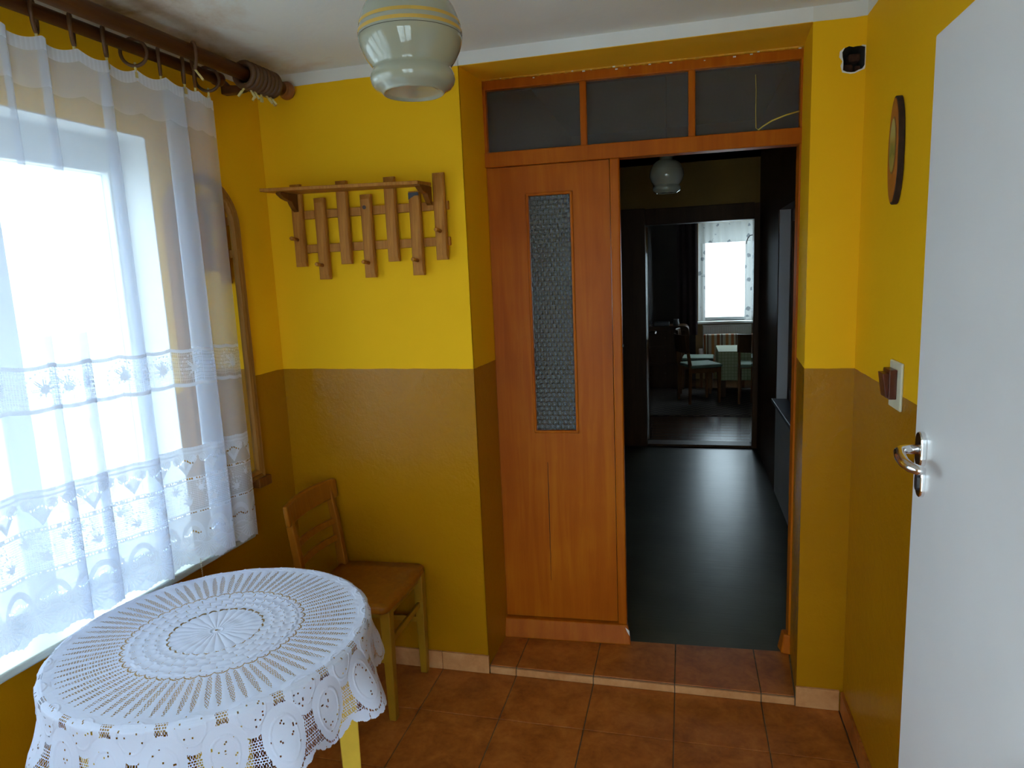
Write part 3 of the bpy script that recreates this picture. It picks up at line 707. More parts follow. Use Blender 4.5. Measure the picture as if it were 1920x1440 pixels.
# back legs run up into the back posts
for y in (-.050, -.368):
    pts = [(.205, 0), (.232, .25), (.238, .48), (.222, .66), (.196, .845)]
    prev = None; m = MB(); vs = []
    for i, (x, z) in enumerate(pts):
        w_ = (.016, .019, .021, .017, .014)[i]; d_ = (.013, .015, .015, .014, .012)[i]
        vs += [(x-w_, y-d_, z), (x+w_, y-d_, z), (x+w_, y+d_, z), (x-w_, y+d_, z)]
    fs = [(3, 2, 1, 0), (16, 17, 18, 19)]+[(4*i+j, 4*i+(j+1) % 4, 4*i+4+(j+1) % 4, 4*i+4+j) for i in range(4) for j in range(4)]
    m.add(vs, fs).build('back_post', M_chair, ch, .005)
def curved_rail(nm, z0, z1, xc, bow, thick, ya, yb, mat, bev):
    vs = []; K = 14
    for i in range(K+1):
        t = i/K; y = ya+(yb-ya)*t; b_ = bow*(1-(2*t-1)**2); arch = .006*(1-(2*t-1)**2) if nm == 'top_rail' else 0
        for x, z in ((xc-b_, z0), (xc-b_+thick, z0), (xc-b_+thick-.008, z1+arch), (xc-b_-.008, z1+arch)): vs.append((x, y, z))
    fs = [(3, 2, 1, 0), tuple(4*K+j for j in range(4))]+[(4*i+j, 4*i+(j+1) % 4, 4*i+4+(j+1) % 4, 4*i+4+j) for i in range(K) for j in range(4)]
    return MB().add(vs, fs).build(nm, mat, ch, bev, seg=3)
curved_rail('top_rail', .782, .866, .205, .030, .022, -.402, -.016, M_chair, .008)
curved_rail('back_slat', .672, .698, .214, .026, .012, -.362, -.056, M_chair, .004)
curved_rail('back_slat', .598, .624, .222, .022, .012, -.362, -.056, M_chair, .004)
MB().beam((.587, -.05, .322), (.587, -.36, .322), .014, .026).build('stretcher', M_chairleg, ch, .003)
for y in (-.044, -.37): MB().beam((.235, y, .25), (.575, y, .25), .014, .026).build('stretcher', M_chairleg, ch, .003)
for a, b in (((.585, -.06, .45), (.585, -.35, .45)), ((.255, -.052, .45), (.57, -.045, .45)), ((.255, -.366, .45), (.57, -.366, .45)), ((.245, -.06, .45), (.245, -.35, .45))): MB().beam(a, b, .018, .05).build('apron', M_chairleg, ch, .003)

# ------------------------------------------------------------------ coat rack
ck = thing('coat_rack', (.46, 0, 1.72), 'pine wall coat rack with staggered slats, pegs and a top shelf', 'coat rack')
for z in (1.993, 1.855): MB().box((.125, -.021, z-.017), (.808, -.003, z+.017)).build('rail', M_pine, ck, .002)
sl = [(.156, 2.115, 1.783), (.260, 2.055, 1.727), (.363, 2.115, 1.785), (.466, 2.055, 1.726), (.572, 2.115, 1.786), (.675, 2.053, 1.727), (.778, 2.115, 1.783)]
for k, (x, zt, zb) in enumerate(sl):
    w_ = .0235; d_ = -.043; s_ = .019
    m = MB(); vs = [(x-w_, -.021, zb), (x+w_, -.021, zb), (x+w_, -.021, zt), (x-w_, -.021, zt), (x-w_, d_+.006, zb), (x+w_, d_+.006, zb), (x+w_, d_+.006, zt), (x-w_, d_+.006, zt), (x-w_+.004, d_, zb+s_), (x+w_-.004, d_, zb+s_), (x+w_-.004, d_, zt-s_), (x-w_+.004, d_, zt-s_)]
    m.add(vs, [(0, 3, 2, 1), (0, 1, 5, 4), (1, 2, 6, 5), (2, 3, 7, 6), (3, 0, 4, 7), (4, 5, 9, 8), (5, 6, 10, 9), (6, 7, 11, 10), (7, 4, 8, 11), (8, 9, 10, 11)])
    so = m.build('slat', M_pine, ck, .0008)
    if k == 3: MB().tube([(x-.004, d_-.0008, 2.004), (x-.004, d_+.002, 2.004)], .008, 12).build('wood_knot', plain('dark_wood_knot', (.06, .03, .025), .6), so)
    if k == 5: MB().prism([(-.022, .036), (.004, .05), (.022, .05), (.020, .062), (-.022, .062)], d_-.0006, d_+.004, lambda u, v, d: (x+u, d, 1.985+v)).build('dark_patch', M_black, so)  # flat dark patch near the upper end of the slat
for x, z in ((.152, 1.893), (.256, 1.785), (.463, 1.785), (.675, 1.785), (.777, 1.893)):
    MB().tube([(x, -.040, z), (x, -.065, z+.002), (x, -.088, z+.004), (x, -.094, z+.004)], [.0075, .0068, .0085, .006], 12).build('peg', M_pine, ck)
MB().hexa([(.090, -.185, 2.075), (.752, -.185, 2.057), (.752, -.043, 2.066), (.128, -.043, 2.075)], [(.090, -.185, 2.088), (.752, -.185, 2.070), (.752, -.043, 2.079), (.128, -.043, 2.088)]).build('shelf', M_pine, ck, .002)
for x, dz_ in ((.158, 0), (.741, -.011)):
    pr = [(-.042, 2.075), (-.165, 2.071), (-.165, 2.064), (-.135, 2.05), (-.105, 2.044), (-.088, 2.043), (-.078, 2.030), (-.060, 2.012), (-.042, 2.004)]
    MB().prism(pr, x-.011, x+.011, lambda u, v, d: (d, u, v+dz_)).build('bracket', M_pinedk, ck, .0015)

# ------------------------------------------------------------------ arched mirror on the window wall
mr = thing('arched_mirror', tuple(T(.0, -.40, .90)), 'tall arched mirror with moulded wooden frame beside the curtain', 'mirror')
def arch(w, zb, zs, n=18): 
    return [(-w, zb), (w, zb)]+[(w*math.cos(math.pi*i/n), zs+w*math.sin(math.pi*i/n)) for i in range(n+1)]
MC, ZS = -.402, 1.94
prof = [(.185, .000), (.185, .020), (.176, .028), (.168, .024), (.164, .020), (.158, .030), (.146, .026), (.142, .014)]
rows_ = []
for w_, off in prof:
    zb = .925+(.185-w_); rows_.append([T(off, MC+u, v) for u, v in arch(w_, zb, ZS)])
n = len(rows_[0]); vs = [p for r_ in rows_ for p in r_]
MB().add(vs, [(k*n+i, k*n+(i+1) % n, (k+1)*n+(i+1) % n, (k+1)*n+i) for k in range(len(rows_)-1) for i in range(n)]).build('frame', M_mirframe, mr)
MB().prism(arch(.146, .965, ZS), .004, .014, lambda u, v, d: T(d, MC+u, v)).build('glass', M_mirror, mr)
MB().box((.0, MC+.12, .895), (.04, MC+.20, .935)).build('foot_block', M_pinedk, mr, .004, TILT)

# ------------------------------------------------------------------ curtain rods, rings
cr = thing('curtain_rod', tuple(T(0, -.29, 2.42)), 'double brown wooden curtain rod on brackets under the ceiling', 'curtain rod')
RB, RF = (.078, 2.459), (.165, 2.477)
MB().tube([T(RF[0], -2.75, RF[1]), T(RF[0], -.072, RF[1])], .025, 20).build('front_rod', M_rod, cr)
MB().tube([T(RB[0], -2.75, RB[1]), T(RB[0], -.345, RB[1])], .019, 18).build('back_rod', M_rod, cr)
fp = [(.016, 0), (.027, .006), (.027, .011), (.017, .015), (.026, .022), (.034, .033), (.035, .042), (.030, .053), (.019, .061), (.0001, .064)]
Mf = TILT @ Matrix.Rotation(-math.pi/2, 4, 'X')
MB().lathe(fp, tuple(T(RF[0], -.074, RF[1])), 24, Mf.to_3x3().to_4x4()).build('finial', plain('reddish_finial_wood', (.25, .085, .02), .3), cr)
MB().lathe([(.0001, 0), (.018, 0), (.024, .006), (.024, .030), (.019, .036), (.0001, .038)], tuple(T(RB[0], -.347, RB[1])), 24, Mf.to_3x3().to_4x4()).build('end_cap', M_rod, cr)
for yb in (-.205, -1.40, -2.65):
    m = MB().prism([(0, 2.44), (.05, 2.438), (.09, 2.442), (.13, 2.452), (.18, 2.457), (.186, 2.466), (.165, 2.470), (.10, 2.462), (.03, 2.470), (0, 2.50)], yb-.016, yb+.016, lambda u, v, d: T(u, d, v)); m.build('bracket', M_rod, cr, .003)
def ring(y, off, rodz, rodr, spin, label, group, clip_tilt=0, rmin=.0055):
    Rm = .040; cz = rodz+rodr-(Rm-rmin)+.0012
    r_ = thing('curtain_ring', tuple(T(off, y, cz)), label, 'curtain ring', group)
    sp = math.radians(spin); pts = []
    for k in range(28):
        a = 2*math.pi*k/28; u = Rm*math.cos(a); pts.append(T(off+u*math.cos(sp), y+u*math.sin(sp), cz+Rm*math.sin(a)))
    MB().tube(pts, rmin, 8, True).build('hoop', M_ring, r_)
    b = Vector((0, 0, cz-Rm)); q0 = T(off, y, cz-Rm-.002); q1 = T(off+clip_tilt*1.6, y+clip_tilt, cz-Rm-.036)
    k_ = MB().tube([q0+Vector((0, 0, .012)), q0, (q0+q1)/2], .0040, 6); k_.beam((q0+q1)/2, q1, .013, .007); k_.build('clip', M_clip, r_)
    return r_
bys = [-.385, -.450, -.500, -.604, -.706, -.812, -.92, -1.032, -1.145, -1.26, -1.37, -1.48, -1.60, -1.72, -1.84, -1.96, -2.08, -2.20, -2.32, -2.44, -2.55]
blab = {0: 'last brown curtain ring at the free edge of the lace curtain', 1: 'second brown ring from the free edge of the lace curtain', 2: 'third brown ring from the free edge of the lace curtain', 3: 'fourth brown ring from the free edge of the lace curtain', 4: 'brown ring turned face-on above the lace curtain', 5: 'brown ring just left of the ring turned face-on', 6: 'second brown ring left of the ring turned face-on', 7: 'third brown ring left of the ring turned face-on'}
for k, y in enumerate(bys[:16]):
    ring(y, RB[0], RB[1], .019, {4: 22, 0: 28}.get(k, random.uniform(-50, -45)), blab.get(k, 'brown curtain ring on the back rod beyond the picture edge'), 'curtain rings on the back rod')
ring(-.545, RF[0], RF[1], .025, -38, 'lone brown ring hanging on the front curtain rod', 'curtain rings on the front rod', .012)
for k in range(8):
    ring(-.292+k*.0225, RF[0], RF[1], .025, random.uniform(-1.2, 1.2), ('brown ring at the open end of the bunch by the finial', 'second brown ring from the open end of the bunch', 'third brown ring from the open end of the bunch', 'fourth brown ring from the open end of the bunch', 'fourth brown ring from the finial in the bunch', 'third brown ring from the finial in the bunch', 'second brown ring from the finial in the bunch', 'brown ring in the bunch right beside the finial')[k], 'curtain rings on the front rod', random.uniform(-.015, .015), .0105)

# ------------------------------------------------------------------ lace curtain
ctl = [(-.372, .080), (-.43, .092), (-.50, .078), (-.575, .066), (-.600, .070), (-.597, .080), (-.565, .088), (-.538, .094), (-.533, .101), (-.545, .106), (-.62, .098), (-.70, .080), (-.79, .070), (-.845, .074), (-.850, .083), (-.838, .091), (-.826, .096), (-.829, .101), (-.85, .102), (-.92, .090), (-.99, .074), (-1.035, .076), (-1.040, .084), (-1.030, .090), (-1.022, .095), (-1.028, .099), (-1.08, .088), (-1.125, .078), (-1.145, .082), (-1.142, .090), (-1.132, .095), (-1.138, .100), (-1.20, .088), (-1.28, .07), (-1.36, .088), (-1.42, .075), (-1.50, .09), (-1.58, .07), (-1.66, .09), (-1.74, .07), (-1.82, .09), (-1.9, .07), (-2.0, .085), (-2.08, .07), (-2.16, .09), (-2.24, .07), (-2.32, .09), (-2.40, .07), (-2.48, .09), (-2.58, .078)]
P_ = np.array(ctl)
def catmull(P, k=16):
    P = np.vstack([2*P[0]-P[1], P, 2*P[-1]-P[-2]]); out = []
    for i in range(1, len(P)-2):
        for t in np.linspace(0, 1, k, endpoint=False):
            a, b, c, d = P[i-1], P[i], P[i+1], P[i+2]
            out.append(.5*((2*b)+(-a+c)*t+(2*a-5*b+4*c-d)*t*t+(-a+3*b-3*c+d)*t**3))
    out.append(P[-2]); return np.array(out)
cp = catmull(P_); seg = np.hypot(*np.diff(cp, axis=0).T); sl_ = np.concatenate([[0], np.cumsum(seg)]); LT = sl_[-1]
NS = int(LT/.0021); ss = np.linspace(0, LT, NS); py = np.interp(ss, sl_, cp[:, 0]); po = np.interp(ss, sl_, cp[:, 1])
def zhem(y): return .738+.046*np.clip((-y-.40)/.85, 0, 1.2)
def ztop(y):
    z = np.full_like(y, 2.386)
    yy_ = np.array(sorted(bys)); 
    for i in range(len(yy_)-1):
        a, b = yy_[i], yy_[i+1]; m_ = (y >= a) & (y <= b); t = (y[m_]-a)/(b-a); z[m_] = 2.394-.016*np.sin(np.pi*t)*min(1, (b-a)/.1)
    return z-.012*np.clip((y+.50)/.12, 0, 1)
ZH, ZT = zhem(py), ztop(py)
LACE = .425; BAND0, BAND1 = .635, .765
# density pattern in cloth coordinates: s along the cloth, d above the hem
def spiral(A, x, d, cx_, cd):
    r_ = np.hypot(x-cx_, d-cd); t_ = np.arctan2(d-cd, (x-cx_)*np.sign(cx_))
    return np.where((r_ < .0175) & (frac(r_/.0078-t_/(2*np.pi)) < .48), .985, A)
def lily(A, xx, dd, R, up):
    r_ = np.hypot(xx, dd); t_ = np.arctan2(dd, xx)-up
    t_ = (t_+np.pi) % (2*np.pi)-np.pi
    k = frac(t_*8/(2*np.pi)+.5)-.5                       # eight pointed petals, longer towards the front
    ln = R*(.72+.28*np.cos(t_)); pet = ln*(1-1.75*np.abs(k))
    A = np.where(r_ < np.maximum(pet, .28*R), .985, A)
    A = np.where((r_ < pet) & (np.abs(k) < .035) & (r_ > .3*R), .60, A)
    return np.where((np.abs(r_-R*1.08) < .0021) & (frac(t_*22/(2*np.pi)) < .5) & (np.abs(t_) < 1.3), .985, A)
def lace(s, d):
    P = .098; A = np.full(s.shape, .84); x = (frac(s/P)-.5)*P; x2 = (frac(s/P+.5)-.5)*P
    net = (frac(s/.0058) < .38) | (frac(d/.0066) < .38)
    mid = (d > .190) & (d < .312); A = np.where(mid & ~net, .34, np.where(mid, .78, A))
    # ribbed shells along the hem
    ra = np.hypot(x, d-.074); ang = np.arctan2(x, .074-d+1e-6); shell = (ra < .056) & (d < .072)
    A = np.where(shell, np.where(np.abs(frac(ang*13/np.pi+.5)-.5) < .20, .80, .985), A)
    A = np.where((np.abs(ra-.056) < .0022) & (d < .072), .985, A)
    for cx_ in (-.020, .020): A = spiral(A, x, d, cx_, .098)
    A = np.where(np.abs(d-(.080+.009*np.cos(2*np.pi*s/P))) < .0026, .985, A)
    # arches standing between the shells
    r_ = np.hypot(x2, (d-.100)*.72); A = np.where((r_ > .032) & (r_ < .046) & (d > .100), .97, np.where((r_ <= .032) & (d > .112), .80, A))
    wav = .119+.006*np.cos(4*np.pi*s/P)
    A = np.where((np.abs(d-wav) < .0030) & (frac(s/.0090) < .58) & (np.abs(x) > .014), 0.0, A)
    for dl in (.190, .312):
        A = np.where(np.abs(d-dl) < .007, .96, A); A = np.where((np.abs(d-dl) < .0027) & (frac(s/.0090) < .58) & (frac(s/.052) < .78), 0.0, A)
    A = lily(A, x, d-.277, .034, 2.2); A = lily(A, x2, d-.228, .034, .9)
    # hanging swags with scrolls above
    r_ = np.abs(x2)*1.1+(.392-d)*.75; up_ = (d > .318) & (d < .392)
    A = np.where(up_ & (r_ < .052) & (r_ > .036), .97, np.where(up_ & (r_ <= .036), .84, np.where(up_, .60, A)))
    for cx_ in (-.020, .020): A = spiral(A, x, d, cx_, .384)
    A = np.where((np.abs(d-(.373+.006*np.cos(4*np.pi*s/P))) < .0028) & (frac(s/.0090) < .58) & (np.abs(x2) < .03), 0.0, A)
    A = np.where((np.abs(d-.405) < .0036), .97, A)
    return np.where((np.abs(d-.4185) < .0014+.0032*np.abs(np.sin(np.pi*s/.011))), .95, A)
def band(s, d):
    t = d-BAND0; H_ = BAND1-BAND0
    net = (frac(s/.0066) < .36) | (frac(d/.0066) < .36); A = np.where(net, .72, .34)
    P = .118; A = lily(A, (frac(s/P)-.5)*P, t-.062, .046, .8)
    A = lily(A, (frac(s/(2*P)+.5)-.5)*2*P-.058, t-.060, .030, 1.9)
    for dl in (.008, H_-.008): A = np.where(np.abs(t-dl) < .0046, .97, A)
    for dl in (.0015, H_-.0015): A = np.where(np.abs(t-dl) < .0012+.0022*np.abs(np.sin(np.pi*s/.011)), .92, A)
    return A
cu = thing('lace_curtain', tuple(T(.09, -1.2, .8)), 'white sheer lace curtain with flower bands hanging before the window', 'curtain')
def curtain_piece(nm, drow, fn, edge=False, mat=M_sheer, stride=1):
    s_ = ss[::stride]; y = py[::stride]; o_ = po[::stride]; zh = ZH[::stride]; zt = ZT[::stride]
    D, SS = np.meshgrid(drow, s_, indexing='ij'); L_ = (2.386-.742)
    # d measured above the hem in cloth; compress uniformly so the top meets the tape
    Z = zh[None, :]+D*((zt-zh)/L_)[None, :]
    sway = 1-.12*(Z-.75)/1.65
    OFF = .088+(o_[None, :]-.088)*(1.15-.35*np.clip((Z-1.0)/1.4, 0, 1))
    Yy = np.broadcast_to(y[None, :], Z.shape)
    c_, s2 = math.cos(-math.atan(.05)), math.sin(-math.atan(.05))
    Xw = OFF*c_-Yy*s2; Yw = OFF*s2+Yy*c_
    A = fn(SS, D); n0, n1_ = Z.shape; idx = np.arange(n0*n1_).reshape(n0, n1_)
    q = np.stack([idx[:-1, :-1], idx[:-1, 1:], idx[1:, 1:], idx[1:, :-1]], -1)
    if edge:
        P = .098; sc = .016*(1-np.abs(np.cos(np.pi*(SS/P)))**.8)*0+.014*np.abs(np.sin(np.pi*SS/P))**1.5+.003*np.abs(np.sin(np.pi*SS/.016))
        gone_ = (D < sc)[:-1, :-1]; q = q[~gone_]
    q = q.reshape(-1, 4)
    return raw_mesh(nm, np.stack([Xw.ravel(), Yw.ravel(), Z.ravel()], 1), q, mat, cu, True, {'dens': A.ravel()})
def sheer(s, d): return .47+.16*(d > 2.386-.742-.13)
curtain_piece('lace_hem', np.arange(0, LACE+.001, .0022), lace, True)
curtain_piece('sheer_panel', np.linspace(LACE, BAND0, 8), sheer, stride=3)
curtain_piece('flower_band', np.arange(BAND0, BAND1+.001, .0026), band)
top0 = 2.386-.742
curtain_piece('sheer_panel', np.concatenate([np.linspace(BAND1, top0-.131, 24), np.linspace(top0-.129, top0-.034, 5)]), sheer, stride=3)
def dense(s, d): return np.full(s.shape, .9)
curtain_piece('header_tape', np.linspace(top0-.034, top0, 6), lambda s, d: .93+.06*np.sin(s*500), stride=2)
bc = MB()
for k in range(20): bc.lathe([(.0001, -.0022), (.0019, -.001), (.0022, 0), (.0019, .001), (.0001, .0022)], tuple(T(.090, -.695, .775-k*.0075)), 6)
bco = bc.build('blind_chain', M_plate); tag(bco, 'thin beaded blind chain dangling below the window sill', 'chain')

# ------------------------------------------------------------------ pendant lamps
def pendant(x, y, zw, sc, name, label, ceil, rings_on):
    r = thing(name, (x, y, ceil), label, 'lamp')
    pf = [(.0001, -.1085), (.055, -.1090), (.0665, -.1105), (.0690, -.1142), (.0720, -.1150), (.0745, -.1125), (.0775, -.1090), (.090, -.1025), (.0975, -.094), (.1003, -.084), (.0990, -.074), (.0945, -.065), (.0915, -.060), (.0925, -.056), (.0975, -.049), (.106, -.037), (.115, -.020), (.1205, -.004), (.1222, .008), (.1215, .022), (.1170, .045), (.1075, .070), (.092, .093), (.074, .108), (.056, .116), (.050, .120), (.050, .140)]
    sh = MB().lathe([(a*sc, b*sc) for a, b in pf], (x, y, zw), 64).build('shade', M_opal, r, fix=False)
    if rings_on:
        for z0, z1, mt_ in ((.0135, .0215, M_stripe), (.0315, .0395, M_stripe), (.0070, .0082, M_lampdk)):
            def rad(z):
                for (r0, a0), (r1, a1) in zip(pf[:-1], pf[1:]):
                    if a0 <= z <= a1: return r0+(r1-r0)*(z-a0)/(a1-a0)
            MB().lathe([((rad(z)+.0006)*sc, z*sc) for z in np.linspace(z0, z1, 3)], (x, y, zw), 64).build('stripe', mt_, r, fix=False)
    MB().lathe([(.0001, .138), (.053, .138), (.053, .165), (.035, .178), (.012, .185), (.0001, .186)], (x, y, zw), 32).build('lamp_holder', M_lampdk, r) if sc == 1 else MB().lathe([(.0001, .11), (.040, .112), (.040, .135), (.02, .145), (.0001, .146)], (x, y, zw), 32).build('lamp_holder', M_lampdk, r)
    MB().tube([(x, y, zw+.13), (x, y, ceil-.02)], .004, 8).build('cord', M_black, r)
    MB().lathe([(.0001, 0), (.035, 0), (.045, -.006), (.045, -.03), (.02, -.045), (.0001, -.046)], (x, y, ceil), 32).build('ceiling_rose', M_white, r)
pendant(1.077, -1.005, 2.262, 1.0, 'pendant_lamp', 'white glass pendant lamp with two ochre stripes near the ceiling', HC, True)
pendant(1.608, 1.45, 2.222, .78, 'hall_pendant_lamp', 'small white glass pendant lamp hanging in the dark hall', 2.95, False)

# ------------------------------------------------------------------ light switch, plaque on the side wall
sw = thing('light_switch', (WX, -.505, 1.29), 'brown rocker light switch on a cream plate by the white door', 'switch')
MB().box((WX-.008, -.560, 1.288), (WX, -.450, 1.424)).build('plate', M_plate, sw, .004, seg=3)
MB().box((WX-.028, -.528, 1.318), (WX-.008, -.462, 1.402)).build('housing', M_switch, sw, .002)
MB().hexa([(WX-.034, -.520, 1.322), (WX-.027, -.520, 1.322), (WX-.027, -.470, 1.322), (WX-.034, -.470, 1.322)], [(WX-.044, -.520, 1.392), (WX-.027, -.520, 1.392), (WX-.027, -.470, 1.392), (WX-.044, -.470, 1.392)]).build('rocker', M_switch, sw, .002)

pl = thing('wall_plaque', (WX, -.425, 1.865), 'oval wood-slice plaque with bark edge on the side wall', 'plaque')
def egg(a, b, n=36, wob=.0):
    return [(a*(1-.10*math.sin(t))*math.cos(t)*(1+wob*math.sin(5*t+1)+wob*.7*math.sin(11*t)), b*math.sin(t)*(1+wob*math.sin(3*t))) for t in [2*math.pi*i/n for i in range(n)]]
PY, PZ = -.425, 2.012
MB().prism(egg(.050, .147, 36, .02), 0, .016, lambda u, v, d: (WX-.001-d, PY+u, PZ+v)).build('bark', M_bark, pl, .002)
MB().prism(egg(.046, .141, 36, .02), .015, .0175, lambda u, v, d: (WX-.001-d, PY+u, PZ+v)).build('wood_face', M_slice, pl, .001)
MB().prism(egg(.032, .078), .017, .0183, lambda u, v, d: (WX-.001-d, PY+u, PZ+v+.012)).build('picture_border', plain('brown_print_border', (.20, .07, .015), .4), pl)
pc = NB('faded_landscape_print'); _n = pc.noise(22, 3, coord=pc.pos()); _s = pc.n('SeparateXYZ'); pc.l(pc.pos(), _s.inputs[0])
_z = pc.math('ADD', pc.math('MULTIPLY', pc.math('SUBTRACT', _s.outputs[2], 1.955), 7.5), pc.math('MULTIPLY', pc.math('SUBTRACT', _n, .5), .5))
pc.l(pc.ramp(_z, [(.15, (.30, .26, .06)), (.32, (.10, .14, .03)), (.45, (.16, .18, .05)), (.55, (.30, .20, .05)), (.7, (.42, .36, .10)), (.9, (.45, .42, .16))]), pc.b.inputs['Base Color']); pc.set(Roughness=.3)
MB().prism(egg(.027, .072), .018, .0191, lambda u, v, d: (WX-.001-d, PY+u, PZ+v+.012)).build('picture', pc.m, pl)

# ------------------------------------------------------------------ white door folded back along the side wall
DX = 2.139
dr = thing('door_2', (DX+.02, -2.12, .10), 'plain white open door in front of the side wall', None, None, 'structure')
MB().box((DX, -2.10, .10), (DX+.04, -1.168, 2.10)).build('door_leaf', M_door, dr, .003)
hd = MB()
hy, hz = -1.219, 1.352
def stadium(w, h_, n=10):
    r_ = w; return [(r_*math.cos(math.radians(a)), h_-r_+r_*math.sin(math.radians(a))) for a in np.linspace(0, 180, n)]+[(r_*math.cos(math.radians(a)), -h_+r_+r_*math.sin(math.radians(a))) for a in np.linspace(180, 360, n)]
h1 = MB().prism(stadium(.018, .034), -.002, .010, lambda u, v, d: (DX-d, hy+u, hz+v)).build('handle_rose', M_chrome, dr, .003, seg=3)
lv = MB().tube([(DX-.006, hy, hz), (DX-.028, hy, hz), (DX-.038, hy-.003, hz-.001), (DX-.044, hy-.010, hz-.003), (DX-.047, hy-.030, hz-.008), (DX-.047, hy-.055, hz-.012), (DX-.043, hy-.078, hz-.014), (DX-.034, hy-.092, hz-.015), (DX-.026, hy-.097, hz-.015)], [.009, .009, .0092, .010, .0105, .010, .0095, .009, .006], 14)
lv.build('lever', M_chrome, h1)
h2 = MB().prism(stadium(.016, .029), -.002, .008, lambda u, v, d: (DX-d, hy-.004+u, hz-.063+v)).build('keyhole_escutcheon', M_chrome, dr, .003, seg=3)
MB().prism(stadium(.0075, .015), .004, .012, lambda u, v, d: (DX-d, hy-.004+u, hz-.063+v)).build('lock_cylinder', M_black, h2)
for z in (.35, 1.85): MB().tube([(DX+.045, -2.11, z), (DX+.045, -2.11, z+.10)], .008, 10).build('hinge', M_chrome, dr)
# door lining on the doorway behind
ln = thing('trim_1', (WX, DY1, 0), 'white lining of the side doorway behind the viewpoint', None, None, 'structure')
for lo, hi in (((WX-.01, DY1-.04, 0), (WX+.26, DY1+.0, DZ)), ((WX-.01, DY0, 0), (WX+.26, DY0+.04, DZ)), ((WX-.01, DY0, DZ-.04), (WX+.26, DY1, DZ))): MB().box(lo, hi).build('lining_board', M_white, ln, .003)
# small braided cord loop on a nail in the door
lp = thing('braided_cord_loop', (DX-.008, -1.672, .98), 'small dark blue braided cord loop hanging on the white door', 'cord')
M_cord = plain('navy_braided_cord', (.02, .045, .07), .6, .5, 200)
for ph in (0, 2.1, 4.2):
    pts = []
    for k in range(90):
        a = 2*math.pi*k/90; tw = 14*a+ph; R_ = .019+.0028*math.cos(tw); pts.append((DX-.0085+.0028*math.sin(tw), -1.690+R_*math.cos(a), 1.006+R_*1.25*math.sin(a)))
    MB().tube(pts, .0028, 6, True).build('strand', M_cord, lp)
MB().tube([(DX+.002, -1.690, 1.025), (DX-.014, -1.690, 1.027)], .0015, 8).build('nail', M_chrome, lp)

# ------------------------------------------------------------------ living room furniture
M_lchair = wood('light_brown_chair_wood', (.13, .055, .016), (.22, .10, .034), .35, (40, 40, 6))
M_lback = wood('dark_chair_backrest', (.06, .028, .010), (.10, .05, .02), .3, (40, 40, 6))
M_green = plain('pale_green_seat_fabric', (.22, .30, .21), .8, .08, 30)
def dining_chair(x, y, rot, label, lz=LZ+.0125):
    c = thing('dining_chair', (x, y, lz), label, 'chair', 'dining chairs in the living room')
    M = Matrix.Translation((x, y, lz)) @ Matrix.Rotation(math.radians(rot), 4, 'Z')     # local +x is the front
    def part(nm, mb, mat, bev=.004): return mb.build(nm, mat, c, bev, M)
    for sy_ in (-.18, .18):
        part('leg', MB().hexa([(-.215, sy_-.014, 0), (-.185, sy_-.014, 0), (-.185, sy_+.014, 0), (-.215, sy_+.014, 0)], [(-.215, sy_-.016, .45), (-.172, sy_-.016, .45), (-.172, sy_+.016, .45), (-.215, sy_+.016, .45)]), M_lchair)
        part('back_post', MB().hexa([(-.215, sy_-.016, .45), (-.172, sy_-.016, .45), (-.172, sy_+.016, .45), (-.215, sy_+.016, .45)], [(-.262, sy_-.012, .85), (-.240, sy_-.012, .85), (-.240, sy_+.012, .85), (-.262, sy_+.012, .85)]), M_lchair)
        part('leg', MB().hexa([(.165, sy_-.014, 0), (.195, sy_-.014, 0), (.195, sy_+.014, 0), (.165, sy_+.014, 0)], [(.155, sy_-.018, .45), (.198, sy_-.018, .45), (.198, sy_+.018, .45), (.155, sy_+.018, .45)]), M_lchair)
        part('seat_rail', MB().box((-.18, sy_-.011, .385), (.17, sy_+.011, .44)), M_lchair, .002)
    part('seat_rail', MB().box((.165, -.17, .385), (.187, .17, .44)), M_lchair, .002)
    part('seat', MB().box((-.19, -.205, .445), (.215, .205, .485)), M_green, .015)
    vs = []; K = 10
    for i in range(K+1):
        t = i/K; yy_ = -.205+.41*t; b_ = .04*(1-(2*t-1)**2)
        for xx, zz_ in ((-.232-b_, .635), (-.214-b_, .635), (-.234-b_, .855), (-.252-b_, .855)): vs.append((xx, yy_, zz_))
    part('backrest', MB().add(vs, [(3, 2, 1, 0), tuple(4*K+j for j in range(4))]+[(4*i+j, 4*i+(j+1) % 4, 4*i+4+(j+1) % 4, 4*i+4+j) for i in range(K) for j in range(4)]), M_lback, .004)
    return c
dining_chair(1.885, 6.12, 22, 'wooden dining chair with green seat nearest the living room doorway')
dining_chair(2.545, 6.10, 84, 'wooden dining chair with green seat partly hidden by the casing')
dining_chair(1.87, 6.80, -4, 'wooden dining chair with green seat behind the nearest dining chair')
dt = thing('dining_table', (2.6, 6.75, LZ), 'living room table under a green checked cloth', 'table')
for x in (2.19, 3.05):
    for y in (6.44, 7.05): MB().box((x-.03, y-.03, LZ+.0125), (x+.03, y+.03, .61)).build('leg', M_lback, dt, .003)
MB().box((2.14, 6.39, .61), (3.1, 7.1, .635)).build('table_top', M_lback, dt, .003)
ck_ = NB('green_checked_cloth'); _p = ck_.pos(); _b = ck_.n('TexBrick', Scale=1.0, Mortar__Size=.004, Brick__Width=.04, Row__Height=.04); _b.offset = 0
_mp = ck_.n('Mapping'); ck_.l(_p, _mp.inputs[0]); _mp.inputs['Rotation'].default_value = (math.pi/2, 0, 0); ck_.l(_mp.outputs[0], _b.inputs['Vector'])
_b.inputs['Color1'].default_value = (.44, .48, .26, 1); _b.inputs['Color2'].default_value = (.48, .52, .30, 1); _b.inputs['Mortar'].default_value = (.30, .34, .16, 1)
